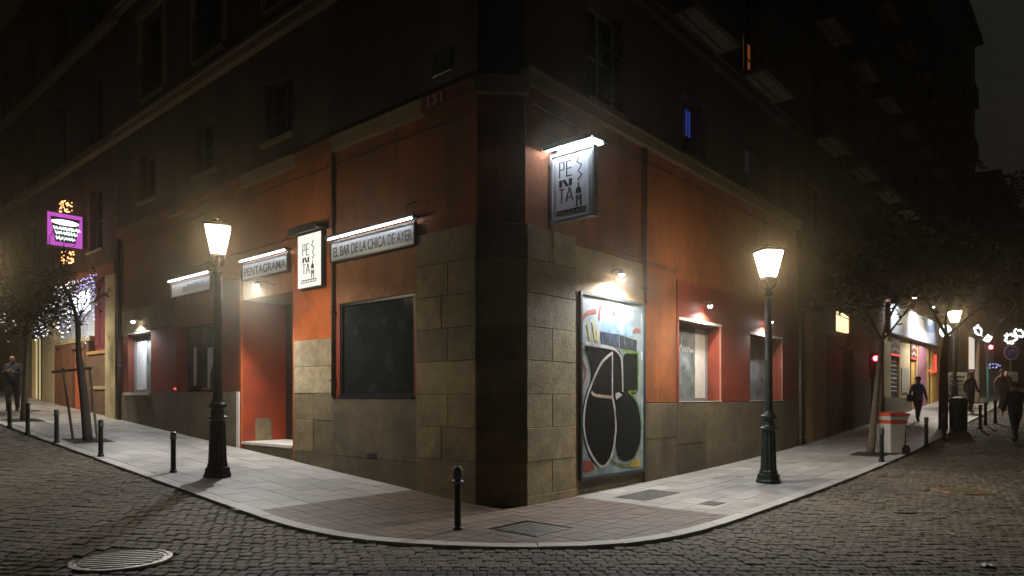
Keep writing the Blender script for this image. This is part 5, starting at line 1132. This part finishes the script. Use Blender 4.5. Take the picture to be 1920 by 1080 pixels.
# ------------------------------------------------------------------ people
def person(loc, rz, label, top, legs_m, pose='walk', hgt_=1.72, arms='down', hairm='hair', group=None):
    t = thing('person', label, 'person', loc, rz, group)
    st = .22 if pose == 'walk' else .06
    V = []; E_ = []; Rr = []
    def add(p, r, par=None):
        V.append(p); Rr.append(r)
        if par is not None: E_.append((par, len(V)-1))
        return len(V)-1
    pel = add((0, 0, .96), (.165, .125)); sp = add((0, 0, 1.14), (.16, .125), pel); ch = add((0, -.01, 1.34), (.175, .13), sp); nk = add((0, -.01, 1.475), (.062, .062), ch)
    hd = add((0, -.025, 1.555), (.07, .08), nk); h2 = add((0, -.03, 1.63), (.078, .095), hd); h3 = add((0, -.02, 1.70), (.055, .065), h2)
    for s_, ph in ((-1, 1), (1, -1)):
        hp = add((s_*.09, 0, .86), (.10, .11), pel); kn = add((s_*.10, -st*.6*ph-.03, .50), (.072, .08), hp); an = add((s_*.10, -st*ph+.02, .10), (.055, .062), kn); add((s_*.11, -st*ph-.14, .04), (.042, .032), an)
        sh = add((s_*.165, -.005, 1.40), (.068, .07), ch)
        if arms == 'down': el = add((s_*.25, .03+.06*ph, 1.14), (.058, .058), sh); wr = add((s_*.25, -.06+.1*ph, .90), (.042, .042), el); hn = add((s_*.245, -.09+.1*ph, .82), (.034, .022), wr)
        else: el = add((s_*.225, -.02, 1.13), (.058, .058), sh); wr = add((s_*.10, -.18, 1.20-.02*s_), (.042, .04), el); hn = add((s_*.02, -.20, 1.24), (.032, .028), wr)
    me = bpy.data.meshes.new('body'); me.from_pydata(V, E_, []); ob = bpy.data.objects.new('body', me); S.collection.objects.link(ob)
    sk = ob.modifiers.new('s', 'SKIN'); sk.use_smooth_shade = True
    for i, r in enumerate(Rr): me.skin_vertices[0].data[i].radius = r
    me.skin_vertices[0].data[0].use_root = True
    ob.modifiers.new('u', 'SUBSURF').levels = 2
    dg = bpy.context.evaluated_depsgraph_get(); dg.update(); bm_ = bpy.data.meshes.new_from_object(ob.evaluated_get(dg)); bpy.data.objects.remove(ob)
    for m_ in (top, legs_m, 'skin', 'shoe'): bm_.materials.append(M[m_])
    hz = {'down': .87, 'fold': 0}[arms]
    for p in bm_.polygons:
        c = p.center; p.use_smooth = True; mi = 0
        if c.z > 1.495: mi = 2
        elif c.z < .1: mi = 3
        elif arms == 'down' and abs(c.x) > .19 and c.z < .90 and c.z > .7: mi = 2
        elif arms == 'fold' and abs(c.x) < .09 and c.y < -.16 and 1.1 < c.z < 1.35: mi = 2
        elif c.z < .88 and abs(c.x) < .2: mi = 1
        p.material_index = mi
    b = link(bpy.data.objects.new('body', bm_)); b.parent = t
    k = hgt_/1.75; t.scale = (k, k, k)
    q = MB()                                   # hair shell
    n = 14
    for i in range(7):
        for j in range(n):
            th = math.pi*.62*i/6; a = 2*math.pi*j/n; y = math.sin(th)*math.cos(a)
            q.v.append((.100*math.sin(th)*math.sin(a), -.018+.120*y, 1.66+.112*math.cos(th)))
    for i in range(6):
        for j in range(n):
            a = 2*math.pi*(j+.5)/n
            if i >= 2 and math.cos(a) < -.35: continue      # leave the face clear
            q.f.append((i*n+j, (i+1)*n+j, (i+1)*n+(j+1) % n, i*n+(j+1) % n)); q.m.append(0); q.t.append(.5)
    q.build('hair', M[hairm], t, smooth=True)
    q = MB(); q.lathe([(.078, 1.455), (.070, 1.50), (.060, 1.505), (.055, 1.47)], 14, (0, -.012, 0)); q.build('collar', M[top], t)
    q = MB(); q.add([(-.014, -.115, 1.60), (.014, -.115, 1.60), (0, -.145, 1.605), (0, -.118, 1.645)], [(0, 2, 1), (0, 3, 2), (1, 2, 3), (0, 1, 3)]); q.build('nose', M['skin'], t)
    q = MB()
    for s_ in (-1, 1): q.lathe([(.002, -.008), (.011, -.004), (.011, .004), (.002, .008)], 8, (s_*.03, -.112, 1.645))
    q.box(-.025, .025, -.115, -.108, 1.568, 1.574); q.build('eyes_and_mouth', M['hair'], t)
    q = MB()
    for s_, ph in ((-1, 1), (1, -1)):
        bp = Vector((s_*.245, -.09+.1*ph, .80)) if arms == 'down' else Vector((s_*.02, -.21, 1.25)); dn = Vector((0, -.15, -1)) if arms == 'down' else Vector((-s_*.6, -.3, .5)); dn.normalize()
        for f_ in range(4): o_ = Vector((0, -.024+.016*f_, 0)); ln = (.062, .072, .068, .052)[f_]; q.tube([bp+o_, bp+o_+dn*ln*.55, bp+o_+dn*ln+Vector((-s_*.012, 0, 0))], [.009, .0085, .006], 6)
        q.tube([bp+Vector((0, -.03, .03)), bp+Vector((-s_*.01, -.055, -.01))], [.010, .007], 6)
    q.build('fingers', M['skin'], t, smooth=True); return t
gm = ground(24, 772); person(gm, .35, 'person in a black jacket with folded arms behind the leftmost bollard', 'navy', 'greycl', 'stand', 1.74, 'fold')
gm = ground(1721, 791); pb = person(gm, -.1, 'person in a blue jacket walking past the shop front', 'bluecl', 'navy', 'walk', 1.72)
bl = Vector(pb.location); bgt = thing('shoulder_bag', 'dark shoulder bag at the hip of the person in a blue jacket', 'bag', (bl.x-.27, bl.y-.02, bl.z+.78), .1)
MB().box(-.07, .07, -.16, .16, 0, .24).build('bag_body', M['shoe'], bgt); q = MB(); q.tube([(0, -.13, .22), (.06, -.10, .45), (.16, .0, .68), (.06, .10, .45), (0, .13, .22)], .012, 5); q.build('strap', M['shoe'], bgt)
def mv(px, py, Y): x = (px-960)/F*Y; return (x, Y, hgt(x, Y))
person(mv(1904, 0, 19.5), math.pi*.95, 'person in dark clothes cut by the right edge of the picture', 'navy', 'navy', 'walk', 1.7)
person(mv(1820, 0, 29), .3, 'dark figure standing right of the round black bin', 'navy', 'navy', 'stand', 1.75)
person(mv(1878, 0, 30), .1, 'person in a brown coat left of the beige notice', 'browncl', 'navy', 'walk', 1.76)
person(mv(1886, 0, 31), -.3, 'person in dark coat half behind the beige notice', 'navy', 'greycl', 'walk', 1.7)

# ------------------------------------------------------------------ haze added for a glow halo round the lamps
q = MB(); q.box(-75, 75, -8, 118, -3, 27.5)
m = bpy.data.materials.new('lamp_halo_haze'); m.use_nodes = True; N = m.node_tree.nodes; N.remove(N['Principled BSDF']); pv = N.new('ShaderNodeVolumePrincipled')
pv.inputs['Color'].default_value = (.95, .82, .60, 1); pv.inputs['Density'].default_value = HAZE; pv.inputs['Anisotropy'].default_value = .93; m.node_tree.links.new(pv.outputs['Volume'], N['Material Output'].inputs['Volume'])
tag(q.build('haze', m), kind='stuff')
